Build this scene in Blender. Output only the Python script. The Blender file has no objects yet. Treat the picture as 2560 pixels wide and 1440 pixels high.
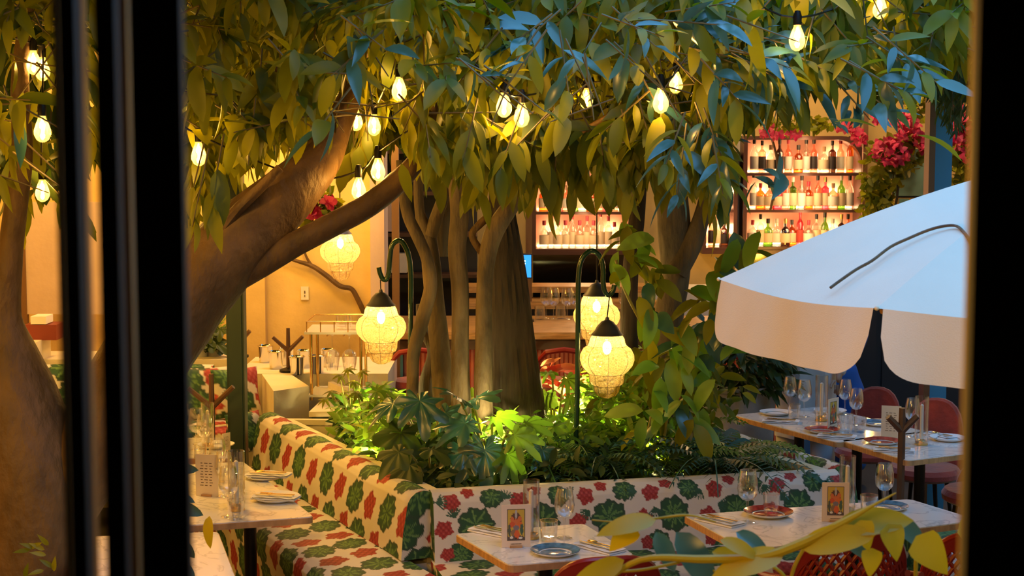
import bpy, math, random
import numpy as np
from mathutils import Vector, Matrix, Euler
random.seed(7); rng = np.random.default_rng(7)
PI = math.pi
C = bpy.context.scene.collection
scn = bpy.context.scene
# ------------------------------------------------------------------ camera
F = 4000.0; CZ = 2.4; PITCH = math.atan(370/4000)
cam_d = bpy.data.cameras.new('camera'); cam = bpy.data.objects.new('camera', cam_d); C.objects.link(cam)
cam.location = (0, 0, CZ); cam.rotation_euler = (PI/2 - PITCH, 0, 0)
cam_d.sensor_width = 36; cam_d.lens = F/2560*36; cam_d.clip_start = .05; cam_d.clip_end = 200
cam_d.dof.use_dof = True; cam_d.dof.focus_distance = 7.4; cam_d.dof.aperture_fstop = 9.5
scn.camera = cam
# ------------------------------------------------------------------ world, sky light, exposure
w = bpy.data.worlds.new('World'); scn.world = w; w.use_nodes = True
bg = w.node_tree.nodes['Background']
bg.inputs[0].default_value = (.17, .48, 1, 1); bg.inputs[1].default_value = 1.75
scn.view_settings.view_transform = 'Standard'; scn.view_settings.look = 'None'
scn.view_settings.exposure = 0.80; scn.view_settings.gamma = 1; scn.view_settings.use_curve_mapping = False
scn.cycles.max_bounces = 7; scn.cycles.transparent_max_bounces = 24; scn.cycles.sample_clamp_indirect = 4
scn.cycles.caustics_reflective = False; scn.cycles.caustics_refractive = False
WARM = (1, .52, .085)
def light(name, loc, power, col=WARM, size=.1, typ='POINT', rot=None, parent=None, spot=None):
    d = bpy.data.lights.new(name, typ); d.energy = power; d.color = col
    if typ == 'AREA': d.size = size
    else: d.shadow_soft_size = size
    if spot: d.spot_size = spot; d.spot_blend = .6
    o = bpy.data.objects.new(name, d); C.objects.link(o)
    o.location = loc
    if rot is not None: o.rotation_euler = rot
    if parent: o.parent = parent; o.location = Vector(loc) - parent.location
    return o
def aim(loc, tgt):
    return (Vector(tgt) - Vector(loc)).to_track_quat('-Z', 'Y').to_euler()
# added warm fill lights without fixtures, for the left side, valance and tables
for lx, ly, lz, p in ((-1.7, 2.2, 2.1, 62), (1.2, 1.6, 1.55, 7), (-2.9, 4.4, 2.2, 45), (-2.0, 7.6, 2.5, 55), (-3.4, 8.5, 2.4, 40)):
    light('warm_fill_light', (lx, ly, lz), p, WARM, .25)
# added fill lights without fixtures that brighten the alcove wall
for lx, ly, lz, p in ((-1.9, 10.7, 3.1, 70), (-1.1, 10.3, 2.5, 34), (-3.3, 10.3, 2.8, 25)):
    light('alcove_fill_light', (lx, ly, lz), p, WARM, .15)
# ------------------------------------------------------------------ pixel <-> world
cP, sP = math.cos(PITCH), math.sin(PITCH)
def ray(px, py):
    a = (px-1280)/F; b = (720-py)/F
    return Vector((a, cP + sP*b, -sP + cP*b))
def G(px, py, z):
    r = ray(px, py); t = (z-CZ)/r.z
    return Vector((r.x*t, r.y*t, z))
def P(px, py, d):
    r = ray(px, py); t = d/r.y
    return Vector((r.x*t, d, CZ + r.z*t))
def PX(p):
    dx, dy, dz = p[0], p[1], p[2]-CZ
    f = dy*cP - dz*sP; u = dy*sP + dz*cP
    return 1280 + F*dx/f, 720 - F*u/f
# ------------------------------------------------------------------ materials
def nt(name):
    m = bpy.data.materials.new(name); m.use_nodes = True
    t = m.node_tree; t.nodes.clear()
    o = t.nodes.new('ShaderNodeOutputMaterial')
    return m, t, o
def N(t, typ, **kw):
    n = t.nodes.new(typ)
    for k, v in kw.items():
        if k.startswith('i_'):
            n.inputs[k[2:].replace('_', ' ')].default_value = v
        else: setattr(n, k, v)
    return n
def M(name, col, rough=.5, metal=0, var=0, scale=8, bump=0, bscale=30, emis=None, es=0, coat=0, stretch=None, detail=4, sheen=0):
    m, t, o = nt(name)
    b = N(t, 'ShaderNodeBsdfPrincipled'); t.links.new(b.outputs[0], o.inputs[0])
    b.inputs['Base Color'].default_value = (*col, 1); b.inputs['Roughness'].default_value = rough; b.inputs['Metallic'].default_value = metal
    if coat: b.inputs['Coat Weight'].default_value = coat
    if sheen: b.inputs['Sheen Weight'].default_value = sheen
    if emis: b.inputs['Emission Color'].default_value = (*emis, 1); b.inputs['Emission Strength'].default_value = es
    if var or bump:
        tc = N(t, 'ShaderNodeTexCoord'); mp = N(t, 'ShaderNodeMapping')
        if stretch: mp.inputs['Scale'].default_value = stretch
        t.links.new(tc.outputs['Object'], mp.inputs[0])
    if var:
        n = N(t, 'ShaderNodeTexNoise'); n.inputs['Scale'].default_value = scale; n.inputs['Detail'].default_value = detail
        t.links.new(mp.outputs[0], n.inputs['Vector'])
        r = N(t, 'ShaderNodeValToRGB')
        r.color_ramp.elements[0].position = .3; r.color_ramp.elements[1].position = .7
        r.color_ramp.elements[0].color = (*[c*(1-var) for c in col], 1); r.color_ramp.elements[1].color = (*[min(1, c*(1+var)) for c in col], 1)
        t.links.new(n.outputs[0], r.inputs[0]); t.links.new(r.outputs[0], b.inputs['Base Color'])
    if bump:
        n2 = N(t, 'ShaderNodeTexNoise'); n2.inputs['Scale'].default_value = bscale; n2.inputs['Detail'].default_value = 5
        t.links.new(mp.outputs[0], n2.inputs['Vector'])
        bp = N(t, 'ShaderNodeBump'); bp.inputs['Strength'].default_value = bump; bp.inputs['Distance'].default_value = .02
        t.links.new(n2.outputs[0], bp.inputs['Height']); t.links.new(bp.outputs[0], b.inputs['Normal'])
    return m
def leafmat(name, c1, c2, rough=.34, tl=.3, spec=.5, under=1.3):
    m, t, o = nt(name)
    geo = N(t, 'ShaderNodeNewGeometry'); oi = N(t, 'ShaderNodeObjectInfo')
    ad = N(t, 'ShaderNodeMath', operation='ADD'); t.links.new(geo.outputs['Random Per Island'], ad.inputs[0]); t.links.new(oi.outputs['Random'], ad.inputs[1])
    fr = N(t, 'ShaderNodeMath', operation='FRACT'); t.links.new(ad.outputs[0], fr.inputs[0])
    r = N(t, 'ShaderNodeValToRGB')
    r.color_ramp.elements[0].color = (*c1, 1); r.color_ramp.elements[1].color = (*c2, 1)
    t.links.new(fr.outputs[0], r.inputs[0])
    un = N(t, 'ShaderNodeMix', data_type='RGBA', blend_type='MULTIPLY'); un.inputs[7].default_value = (under, under*.97, under*1.1, 1)
    t.links.new(geo.outputs['Backfacing'], un.inputs[0]); t.links.new(r.outputs[0], un.inputs[6])
    b = N(t, 'ShaderNodeBsdfPrincipled'); b.inputs['Roughness'].default_value = rough; b.inputs['Specular IOR Level'].default_value = spec
    t.links.new(un.outputs[2], b.inputs['Base Color'])
    tr = N(t, 'ShaderNodeBsdfTranslucent'); hs = N(t, 'ShaderNodeHueSaturation'); hs.inputs['Value'].default_value = 1.8; hs.inputs['Saturation'].default_value = 1.1
    t.links.new(r.outputs[0], hs.inputs['Color']); t.links.new(hs.outputs[0], tr.inputs[0])
    mx = N(t, 'ShaderNodeMixShader'); mx.inputs[0].default_value = tl
    t.links.new(b.outputs[0], mx.inputs[1]); t.links.new(tr.outputs[0], mx.inputs[2]); t.links.new(mx.outputs[0], o.inputs[0])
    return m
def glass(name, tint=(1, 1, 1), base=.06, rough=.02, body=0, bodycol=(1, 1, 1)):
    m, t, o = nt(name)
    lw = N(t, 'ShaderNodeLayerWeight'); lw.inputs[0].default_value = .35
    mr = N(t, 'ShaderNodeMapRange'); mr.inputs['To Min'].default_value = base; mr.inputs['To Max'].default_value = .75
    t.links.new(lw.outputs['Facing'], mr.inputs[0])
    tr = N(t, 'ShaderNodeBsdfTransparent'); tr.inputs[0].default_value = (*tint, 1)
    gl = N(t, 'ShaderNodeBsdfGlossy'); gl.inputs['Roughness'].default_value = rough; gl.inputs[0].default_value = (1, 1, 1, 1)
    mx = N(t, 'ShaderNodeMixShader'); t.links.new(mr.outputs[0], mx.inputs[0]); t.links.new(tr.outputs[0], mx.inputs[1]); t.links.new(gl.outputs[0], mx.inputs[2])
    last = mx
    if body:
        tl = N(t, 'ShaderNodeBsdfTranslucent'); tl.inputs[0].default_value = (*bodycol, 1)
        m2 = N(t, 'ShaderNodeMixShader'); m2.inputs[0].default_value = body
        t.links.new(mx.outputs[0], m2.inputs[1]); t.links.new(tl.outputs[0], m2.inputs[2]); last = m2
    t.links.new(last.outputs[0], o.inputs[0])
    return m
def crackle(name):
    m, t, o = nt(name)
    tc = N(t, 'ShaderNodeTexCoord')
    v = N(t, 'ShaderNodeTexVoronoi', feature='DISTANCE_TO_EDGE'); v.inputs['Scale'].default_value = 85
    t.links.new(tc.outputs['Object'], v.inputs['Vector'])
    r = N(t, 'ShaderNodeValToRGB'); r.color_ramp.elements[0].position = .02; r.color_ramp.elements[1].position = .14
    r.color_ramp.elements[0].color = (.85,)*3 + (1,); r.color_ramp.elements[1].color = (.55,)*3 + (1,)
    t.links.new(v.outputs[0], r.inputs[0])
    v2 = N(t, 'ShaderNodeTexVoronoi'); v2.inputs['Scale'].default_value = 60; t.links.new(tc.outputs['Object'], v2.inputs['Vector'])
    bp = N(t, 'ShaderNodeBump'); bp.inputs['Strength'].default_value = 1; bp.inputs['Distance'].default_value = .01; t.links.new(v2.outputs[0], bp.inputs['Height'])
    tr = N(t, 'ShaderNodeBsdfTransparent'); tr.inputs[0].default_value = (1, .9, .7, 1)
    tl = N(t, 'ShaderNodeBsdfTranslucent'); tl.inputs[0].default_value = (1, .72, .25, 1); t.links.new(bp.outputs[0], tl.inputs['Normal'])
    gl = N(t, 'ShaderNodeBsdfGlossy'); gl.inputs['Roughness'].default_value = .12; t.links.new(bp.outputs[0], gl.inputs['Normal'])
    a = N(t, 'ShaderNodeMixShader'); t.links.new(r.outputs[0], a.inputs[0]); t.links.new(tr.outputs[0], a.inputs[1]); t.links.new(tl.outputs[0], a.inputs[2])
    b = N(t, 'ShaderNodeMixShader'); b.inputs[0].default_value = .18; t.links.new(a.outputs[0], b.inputs[1]); t.links.new(gl.outputs[0], b.inputs[2])
    t.links.new(b.outputs[0], o.inputs[0])
    return m
def attrmat(name, rough=.7, bump=.15, bscale=400):
    m, t, o = nt(name)
    b = N(t, 'ShaderNodeBsdfPrincipled'); b.inputs['Roughness'].default_value = rough
    a = N(t, 'ShaderNodeAttribute', attribute_name='Col'); t.links.new(a.outputs[0], b.inputs['Base Color'])
    tc = N(t, 'ShaderNodeTexCoord'); n2 = N(t, 'ShaderNodeTexNoise'); n2.inputs['Scale'].default_value = bscale; t.links.new(tc.outputs['Object'], n2.inputs['Vector'])
    bp = N(t, 'ShaderNodeBump'); bp.inputs['Strength'].default_value = bump; bp.inputs['Distance'].default_value = .002
    t.links.new(n2.outputs[0], bp.inputs['Height']); t.links.new(bp.outputs[0], b.inputs['Normal']); t.links.new(b.outputs[0], o.inputs[0])
    return m
def marble(name):
    m, t, o = nt(name)
    b = N(t, 'ShaderNodeBsdfPrincipled'); b.inputs['Roughness'].default_value = .13
    tc = N(t, 'ShaderNodeTexCoord'); n = N(t, 'ShaderNodeTexNoise'); n.inputs['Scale'].default_value = 4; n.inputs['Detail'].default_value = 8; n.inputs['Distortion'].default_value = 1.6
    t.links.new(tc.outputs['Object'], n.inputs['Vector'])
    r = N(t, 'ShaderNodeValToRGB'); r.color_ramp.elements[0].position = .47; r.color_ramp.elements[1].position = .53
    r.color_ramp.elements[0].color = (.78, .77, .76, 1); r.color_ramp.elements[1].color = (.78, .77, .76, 1)
    e = r.color_ramp.elements.new(.5); e.color = (.55, .55, .57, 1)
    t.links.new(n.outputs[0], r.inputs[0]); t.links.new(r.outputs[0], b.inputs['Base Color']); t.links.new(b.outputs[0], o.inputs[0])
    return m
def emit(name, col, s):
    m, t, o = nt(name); e = N(t, 'ShaderNodeEmission'); e.inputs[0].default_value = (*col, 1); e.inputs[1].default_value = s
    t.links.new(e.outputs[0], o.inputs[0]); return m
MT = dict(
 frame=M('dark_bronze_paint', (.012, .008, .006), .6), brassframe=M('aged_brass', (.30, .20, .08), .45, .6, .2, 3),
 stucco=M('cream_stucco', (.70, .50, .19), .85, 0, .08, 5, .35, 9), pinkwall=M('pink_plaster', (.55, .42, .36), .9, 0, .06, 5, .2, 12),
 cream=M('cream_plaster', (.78, .70, .52), .75, 0, .05, 6, .15, 25), green=M('dark_green_paint', (.02, .04, .028), .45, 0, .1, 4),
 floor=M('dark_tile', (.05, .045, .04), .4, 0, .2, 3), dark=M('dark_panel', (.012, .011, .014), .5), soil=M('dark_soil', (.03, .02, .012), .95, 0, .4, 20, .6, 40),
 bark=M('smooth_grey_bark', (.145, .105, .065), .7, 0, .45, 12, .7, 30, stretch=(1, 1, .35)),
 bark2=M('brown_smooth_bark', (.105, .056, .015), .65, 0, .4, 9, .7, 24, stretch=(1, 1, .6)),
 rough=M('furrowed_bark', (.05, .034, .024), .85, 0, .45, 22, 1.0, 26, stretch=(1, 1, .12)),
 twig=M('green_twig', (.16, .12, .04), .6), stem=M('pale_green_stem', (.28, .26, .06), .5),
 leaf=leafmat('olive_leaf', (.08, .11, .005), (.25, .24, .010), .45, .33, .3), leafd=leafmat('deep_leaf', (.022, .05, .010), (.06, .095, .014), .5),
 leafy=leafmat('warm_lit_leaf', (.50, .36, .010), (.32, .27, .010), .45, .3), leafg=leafmat('bright_leaf', (.10, .24, .03), (.24, .36, .05), .4, .35),  # warm front light is put into the yellow of the foreground leaves
 leafb=leafmat('blue_green_sky_leaf', (.03, .10, .075), (.06, .16, .12), .24, .12, .9), fernm=leafmat('fern_green', (.06, .16, .03), (.14, .26, .04), .45, .35),  # the blue green also carries sky reflection on the tree leaves
 pinkleaf=leafmat('pink_leaf', (.65, .15, .12), (.55, .25, .15), .4, .3), flower=leafmat('magenta_bract', (.42, .03, .10), (.50, .10, .15), .7, .3, .2, 1),
 marble=marble('white_marble'), wood=M('oak_edge', (.50, .27, .11), .5, 0, .25, 10, 0, stretch=(1, 8, 1)), darkwood=M('walnut', (.09, .04, .018), .45, 0, .3, 8),
 counter=M('honey_wood', (.50, .26, .07), .35, 0, .35, 14, 0, stretch=(.6, 6, 6)), iron=M('black_iron', (.012, .011, .011), .4, .6),
 gtube=M('green_enamel', (.012, .055, .032), .18, .3, coat=.6), cap=M('verdigris_metal', (.10, .10, .13), .5, .7), steel=M('polished_steel', (.75, .72, .66), .12, 1),
 brass=M('polished_brass', (.75, .48, .16), .22, 1), canvas=M('white_canvas', (.80, .71, .55), .85, 0, .03, 4, .1, 300),
 glass=glass('clear_glass', (.98, .98, .98), .05), bulb=glass('amber_bulb_glass', (1, .87, .6), .10, .03, .10, (1, .75, .35)), crackle=crackle('crackled_glass'),
 mirror=M('dark_mirror', (.10, .10, .09), .12, 1), mirrorg=M('green_mirror', (.38, .40, .24), .14, 1, .3, 3), china=M('white_china', (.8, .8, .78), .12), chinab=M('blue_glaze', (.10, .22, .34), .12, 0, .5, 30), chinar=M('red_glaze', (.38, .05, .04), .14, 0, .5, 40),
 linen=M('white_linen', (.8, .8, .82), .8), wax=M('ivory_wax', (.85, .80, .68), .45), card=M('kraft_card', (.75, .60, .45), .8), paper=M('cream_paper', (.80, .68, .46), .8),
 ink=M('brown_ink', (.12, .07, .03), .8), red=M('red_lacquer', (.27, .018, .01), .32), velvet=M('rust_velvet', (.40, .045, .02), .85, 0, .25, 12, .2, 40, sheen=.5),
 fabric=attrmat('floral_fabric'), pinkflute=M('pink_fluted_paint', (.62, .17, .12), .45), shelfback=M('coral_panel', (.85, .40, .28), .5, 0, .1, 3), shelf=M('dark_shelf', (.07, .025, .015), .4),
 tub=M('grey_stone', (.34, .34, .35), .85, 0, .25, 4, .3, 20), blue=M('royal_blue_cloth', (.015, .12, .50), .8), grey=M('pale_grey_cloth', (.60, .62, .65), .85), skin=M('skin', (.45, .24, .15), .5), hair=M('dark_hair', (.02, .012, .01), .6),
 skylit=M('skylit_blue_paint', (.04, .22, .38), .5), copper=M('brown_steel', (.16, .08, .035), .45, .3), screen=emit('screen_glow', (.03, .25, .8), 1.2), dot=emit('screen_dot', (.6, .9, 1), 5),
 fil=emit('filament_glow', (1, .62, .22), 55), led=emit('led_strip', (1, .72, .36), 8), core=emit('lamp_core', (1, .72, .36), 60), white=M('white_plastic', (.75, .70, .6), .4), maroon=M('maroon_paint', (.22, .03, .02), .5), teal=M('teal_paint', (.05, .16, .22), .5), charcoal=M('shade_metal', (.05, .03, .03), .5),
)
# ------------------------------------------------------------------ mesh builder
class MB:
    def __init__(s): s.v = []; s.f = []
    def add(s, vs, fs):
        k = len(s.v); s.v += [tuple(v) for v in vs]; s.f += [tuple(i+k for i in f) for f in fs]; return s
    def box(s, c, sz, rz=0, rot=None):
        R = rot if rot is not None else Matrix.Rotation(rz, 3, 'Z')
        h = [x/2 for x in sz]; vs = []
        for x, y, z in ((-1,-1,-1),(1,-1,-1),(1,1,-1),(-1,1,-1),(-1,-1,1),(1,-1,1),(1,1,1),(-1,1,1)):
            vs.append(Vector(c) + R @ Vector((x*h[0], y*h[1], z*h[2])))
        return s.add(vs, [(0,3,2,1),(4,5,6,7),(0,1,5,4),(1,2,6,5),(2,3,7,6),(3,0,4,7)])
    def prism(s, poly, z0, z1):
        n = len(poly); vs = [(p[0], p[1], z0) for p in poly] + [(p[0], p[1], z1) for p in poly]
        fs = [tuple(reversed(range(n))), tuple(range(n, 2*n))] + [(i, (i+1) % n, n+(i+1) % n, n+i) for i in range(n)]
        return s.add(vs, fs)
    def tube(s, pts, r, n=8, cap=True, mod=None):
        pts = [Vector(p) for p in pts]; m = len(pts)
        if not hasattr(r, '__len__'): r = [r]*m
        t0 = (pts[1]-pts[0]).normalized(); up = Vector((0, 1, 0)) if abs(t0.y) < .9 else Vector((1, 0, 0))
        nx = t0.cross(up).normalized(); vs = []; 
        for i in range(m):
            t = ((pts[min(i+1, m-1)] - pts[max(i-1, 0)])).normalized()
            nx = (nx - t*nx.dot(t)).normalized(); ny = t.cross(nx)
            for k in range(n):
                a = 2*PI*k/n; rr = r[i]*(mod(a, i) if mod else 1)
                vs.append(pts[i] + (nx*math.cos(a) + ny*math.sin(a))*rr)
        fs = [(i*n+k, i*n+(k+1) % n, (i+1)*n+(k+1) % n, (i+1)*n+k) for i in range(m-1) for k in range(n)]
        if cap: fs += [tuple(reversed(range(n))), tuple(range((m-1)*n, m*n))]
        return s.add(vs, fs)
    def lathe(s, prof, c=(0, 0, 0), n=16, mod=None):
        vs = []; m = len(prof)
        for i, (r, z) in enumerate(prof):
            for k in range(n):
                a = 2*PI*k/n; q = r*(mod(a, i) if mod else 1)
                vs.append((c[0]+q*math.cos(a), c[1]+q*math.sin(a), c[2]+z))
        fs = [(i*n+k, i*n+(k+1) % n, (i+1)*n+(k+1) % n, (i+1)*n+k) for i in range(m-1) for k in range(n)]
        return s.add(vs, fs)
    def ball(s, c, r, n=10, m=7):
        if not hasattr(r, '__len__'): r = (r, r, r)
        vs = []
        for i in range(m+1):
            t = PI*i/m
            for k in range(n):
                a = 2*PI*k/n
                vs.append((c[0]+r[0]*math.sin(t)*math.cos(a), c[1]+r[1]*math.sin(t)*math.sin(a), c[2]-r[2]*math.cos(t)))
        fs = [(i*n+k, i*n+(k+1) % n, (i+1)*n+(k+1) % n, (i+1)*n+k) for i in range(m) for k in range(n)]
        return s.add(vs, fs)
    def grid(s, rows, closed=False):
        m = len(rows); n = len(rows[0]); vs = [p for r in rows for p in r]
        return s.add(vs, [(i*n+k, i*n+k+1, (i+1)*n+k+1, (i+1)*n+k) for i in range(m-1) for k in range(n-1)])
    def build(s, name, mat, parent=None, smooth=True, local=False):
        v = np.array(s.v, dtype=float)
        loc = Vector((0, 0, 0))
        if parent is not None:
            if not local: v = v - np.array(parent.location)
        elif not local:
            mn, mx = v.min(0), v.max(0); loc = Vector(((mn[0]+mx[0])/2, (mn[1]+mx[1])/2, mn[2])); v = v - np.array(loc)
        me = bpy.data.meshes.new(name); me.from_pydata(v.tolist(), [], s.f); me.materials.append(mat)
        if smooth: me.polygons.foreach_set('use_smooth', [True]*len(me.polygons)); 
        me.update()
        if smooth:
            try: me.set_sharp_from_angle(angle=math.radians(38))
            except Exception: pass
        o = bpy.data.objects.new(name, me); C.objects.link(o); o.location = loc
        if parent is not None: o.parent = parent
        return o
def E(name, label, cat, loc, group=None, rz=0):
    o = bpy.data.objects.new(name, None); C.objects.link(o); o.location = loc; o.rotation_euler = (0, 0, rz); o.empty_display_size = .1
    o['label'] = label; o['category'] = cat
    if group: o['group'] = group
    return o
def T(o, label, cat, group=None, kind=None):
    o['label'] = label; o['category'] = cat
    if group: o['group'] = group
    if kind: o['kind'] = kind
    return o
def S(o): o['kind'] = 'structure'; return o
def dup(o, loc=None, rz=None, label=None, group=None, parent=None, scale=None):
    c = o.copy(); C.objects.link(c)
    if loc is not None: c.location = loc
    if rz is not None: c.rotation_euler = (0, 0, rz)
    if scale: c.scale = scale
    if label: c['label'] = label
    if group: c['group'] = group
    if parent is not None: c.parent = parent
    for ch in [x for x in kids.get(o.name, [])]:
        dup(ch, parent=c)
    return c
class Kids(dict):
    def get(s, name, d=None):
        o = bpy.data.objects.get(name); return list(o.children) if o else []
kids = Kids()
def np_mesh(name, V, Fc, mat, parent=None, smooth=True):
    """V (n,3) world coords, Fc (m,4) or (m,3)"""
    V = np.asarray(V, dtype=np.float32)
    if parent is not None: V = V - np.array(parent.location, dtype=np.float32)
    me = bpy.data.meshes.new(name); k = Fc.shape[1]; m = len(Fc)
    me.vertices.add(len(V)); me.vertices.foreach_set('co', V.ravel())
    me.loops.add(m*k); me.loops.foreach_set('vertex_index', Fc.ravel().astype(np.int32))
    me.polygons.add(m); me.polygons.foreach_set('loop_start', np.arange(0, m*k, k, dtype=np.int32)); me.polygons.foreach_set('loop_total', np.full(m, k, dtype=np.int32))
    if smooth: me.polygons.foreach_set('use_smooth', np.ones(m, dtype=bool))
    me.materials.append(mat); me.update(calc_edges=True); me.validate()
    o = bpy.data.objects.new(name, me); C.objects.link(o)
    if parent is not None: o.parent = parent
    return o
def batch(name, tpl, mats, mat, parent=None):
    V, Fc = tpl; A = np.array([[list(r) for r in m] for m in mats])
    Vh = np.c_[V, np.ones(len(V))]
    W = np.einsum('mij,vj->mvi', A, Vh)[:, :, :3].reshape(-1, 3)
    FF = (Fc[None] + (np.arange(len(mats))*len(V))[:, None, None]).reshape(-1, Fc.shape[1])
    return np_mesh(name, W, FF, mat, parent)
def tpl_obj(name, tpl, mat):
    me = bpy.data.meshes.new(name); me.from_pydata(tpl[0].tolist(), [], tpl[1].tolist()); me.materials.append(mat)
    me.polygons.foreach_set('use_smooth', [True]*len(me.polygons)); me.update(); return me
def inst(name, me, mtx, parent):
    o = bpy.data.objects.new(name, me); C.objects.link(o); o.parent = parent
    o.matrix_local = Matrix.Translation(-Vector(parent.location)) @ mtx if parent.rotation_euler.z == 0 else mtx
    return o
# ------------------------------------------------------------------ leaf templates (base at origin, along +X, up +Z)
def leaf_tpl(L, W, shape='lance', droop=.25, fold=.25, n=6, twist=0, wav=0):
    V = []
    for i in range(n+1):
        t = i/n
        if shape == 'lance': ww = math.sin(PI*min(1, t**.8))**.8*(1-.25*t)
        elif shape == 'oval': ww = math.sin(PI*t**.9)**.6
        else: ww = (math.sin(PI*t**.55))**.7*(1.15-.3*t)   # heart
        ww = max(ww, .02)*W/2; x = L*t; z = -droop*L*t*t
        tw = twist*t
        for s in (-1, 0, 1):
            y = s*ww; zz = z + (abs(s)*fold*ww) + wav*ww*math.sin(t*14+s)*abs(s)
            V.append((x, y*math.cos(tw)-0*zz, zz + y*math.sin(tw)))
    Fc = []
    for i in range(n):
        for k in range(2):
            a = i*3+k; Fc.append((a, a+3, a+4, a+1))
    return np.array(V), np.array(Fc)
def palmate_tpl(nl=7, L=.13, W=.04, droop=.35, pet=.0):
    V = []; Fc = []; base, bf = leaf_tpl(L, W, 'lance', droop, .2, 5)
    for k in range(nl):
        a = 2*PI*k/nl + .1*math.sin(k*5); c, s = math.cos(a), math.sin(a); q = .85 + .2*((k*37) % 5)/5
        Fc += (bf + len(V)).tolist()
        V += [(x*c*q - y*s, x*s*q + y*c, z) for x, y, z in base]
    return np.array(V), np.array(Fc)
def lobed_tpl(L=.28, lobes=4, depth=.5, droop=.4):
    """deeply lobed leaf, quads from the midrib out"""
    V = []; Fc = []
    rings = 4; n = 48
    for i in range(rings+1):
        q = i/rings
        for k in range(n+1):
            a = -PI*.92 + 2*PI*.92*k/n
            r = L*(.30 + .42*(.5+.5*math.cos(a))) * (1 - depth*(abs(math.sin(a*lobes*.92))**2.2)*(q**1.0))
            x = L*.22 + r*q*math.cos(a)*1.25; y = r*q*math.sin(a)*1.15
            z = -droop*(x*x + y*y)/L + .10*abs(y) + .012*math.sin(a*9)*q
            V.append((x, y, z))
    w_ = n+1
    for i in range(rings):
        for k in range(n):
            a = i*w_+k; Fc.append((a, a+w_, a+w_+1, a+1))
    return np.array(V), np.array(Fc)
def frond_tpl(L=.4, n=15, w=.11, droop=.5, fat=1.0):
    V = []; Fc = []
    def c(t): return (L*t*(1-.12*t), 0, .45*L*t - droop*L*1.25*t*t)
    for i in range(n):
        t = (i+1)/(n+1); x, _, z = c(t); ww = w*math.sin(PI*(.12+.86*t))**.8
        for s in (-1, 1):
            b = len(V); d = .42*L/n*fat
            V += [(x-d*.5, 0, z), (x+d*.2, s*ww*.5, z+.008), (x+d*1.4, s*ww, z-.02), (x+d*1.1, s*ww*.45, z+.004)]
            Fc.append((b, b+1, b+2, b+3))
    for i in range(8):
        a, b2 = c(i/8), c((i+1)/8); b = len(V)
        V += [(a[0], -.0025, a[2]+.002), (a[0], .0025, a[2]+.002), (b2[0], .0025, b2[2]+.002), (b2[0], -.0025, b2[2]+.002)]; Fc.append((b, b+1, b+2, b+3))
    return np.array(V), np.array(Fc)
def orient(p, d, up=(0, 0, 1), roll=0, s=1):
    d = Vector(d).normalized(); up = Vector(up)
    y = up.cross(d)
    if y.length < 1e-3: y = Vector((0, 1, 0)).cross(d)
    y.normalize(); z = d.cross(y)
    R = Matrix((d, y, z)).transposed() @ Matrix.Rotation(roll, 3, 'X')
    m = (R*s).to_4x4(); m.translation = Vector(p); return m
def smooth_path(pts, k=5):
    pts = [Vector(p) for p in pts]; out = []
    for i in range(len(pts)-1):
        p0 = pts[max(i-1, 0)]; p1 = pts[i]; p2 = pts[i+1]; p3 = pts[min(i+2, len(pts)-1)]
        for j in range(k):
            t = j/k
            out.append(.5*((2*p1) + (p2-p0)*t + (2*p0-5*p1+4*p2-p3)*t*t + (3*p1-p0-3*p2+p3)*t**3))
    out.append(pts[-1]); return out
def lerp_list(r, k):
    out = []
    for i in range(len(r)-1):
        for j in range(k): out.append(r[i] + (r[i+1]-r[i])*j/k)
    return out + [r[-1]]
def pxtube(mb, pts, d, n=12, k=5, mod=None):
    """pts: (px, py, width_px[, depth])"""
    P3 = []; R = []
    for p in pts:
        dd = p[3] if len(p) > 3 else d
        P3.append(P(p[0], p[1], dd)); R.append(p[2]/2*dd/F)
    return mb.tube(smooth_path(P3, k), lerp_list(R, k), n, mod=mod)
#==PART2==
# ================================================================== SETTING
def sbox(name, c, sz, mat, rz=0, rot=None): return S(MB().box(c, sz, rz, rot).build(name, mat, smooth=False))
sbox('floor', (.3, 8.2, -.05), (12, 15, .1), MT['floor'])
sbox('wall_left', (-4.6, 8, 3.2), (.2, 14.4, 6.4), MT['stucco'])  # unseen side wall, made taller to cut low sky light
sbox('wall_right', (5.6, 8, 3.2), (.2, 14.4, 6.4), MT['stucco'])  # likewise unseen and raised against sky light from the side
sbox('wall_back', (.5, 15.1, 2.3), (10.6, .2, 4.6), MT['stucco'])
sbox('wall_alcove', (-2.75, 11.6, 1.9), (3.5, .2, 3.8), MT['stucco'])
sbox('trim_alcove', (-1.84, 11.46, 1.9), (.14, .1, 3.8), MT['stucco'])
sbox('trim_pilaster', (-.96, 11.55, 1.9), (.10, .34, 3.8), MT['pinkwall'])
sbox('ceiling', (.5, 13.1, 3.75), (10.6, 4.6, .15), MT['dark'])
sbox('sky_blocker_left', (-3.0, 5.9, 4.6), (3.6, 10.0, .15), MT['dark'])  # unseen slab added to keep blue sky light off the left
sbox('sky_blocker_porch', (-.78, 3.3, 4.6), (.84, 4.6, .15), MT['dark'])  # unseen slab added to shade the valance and the limb
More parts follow.
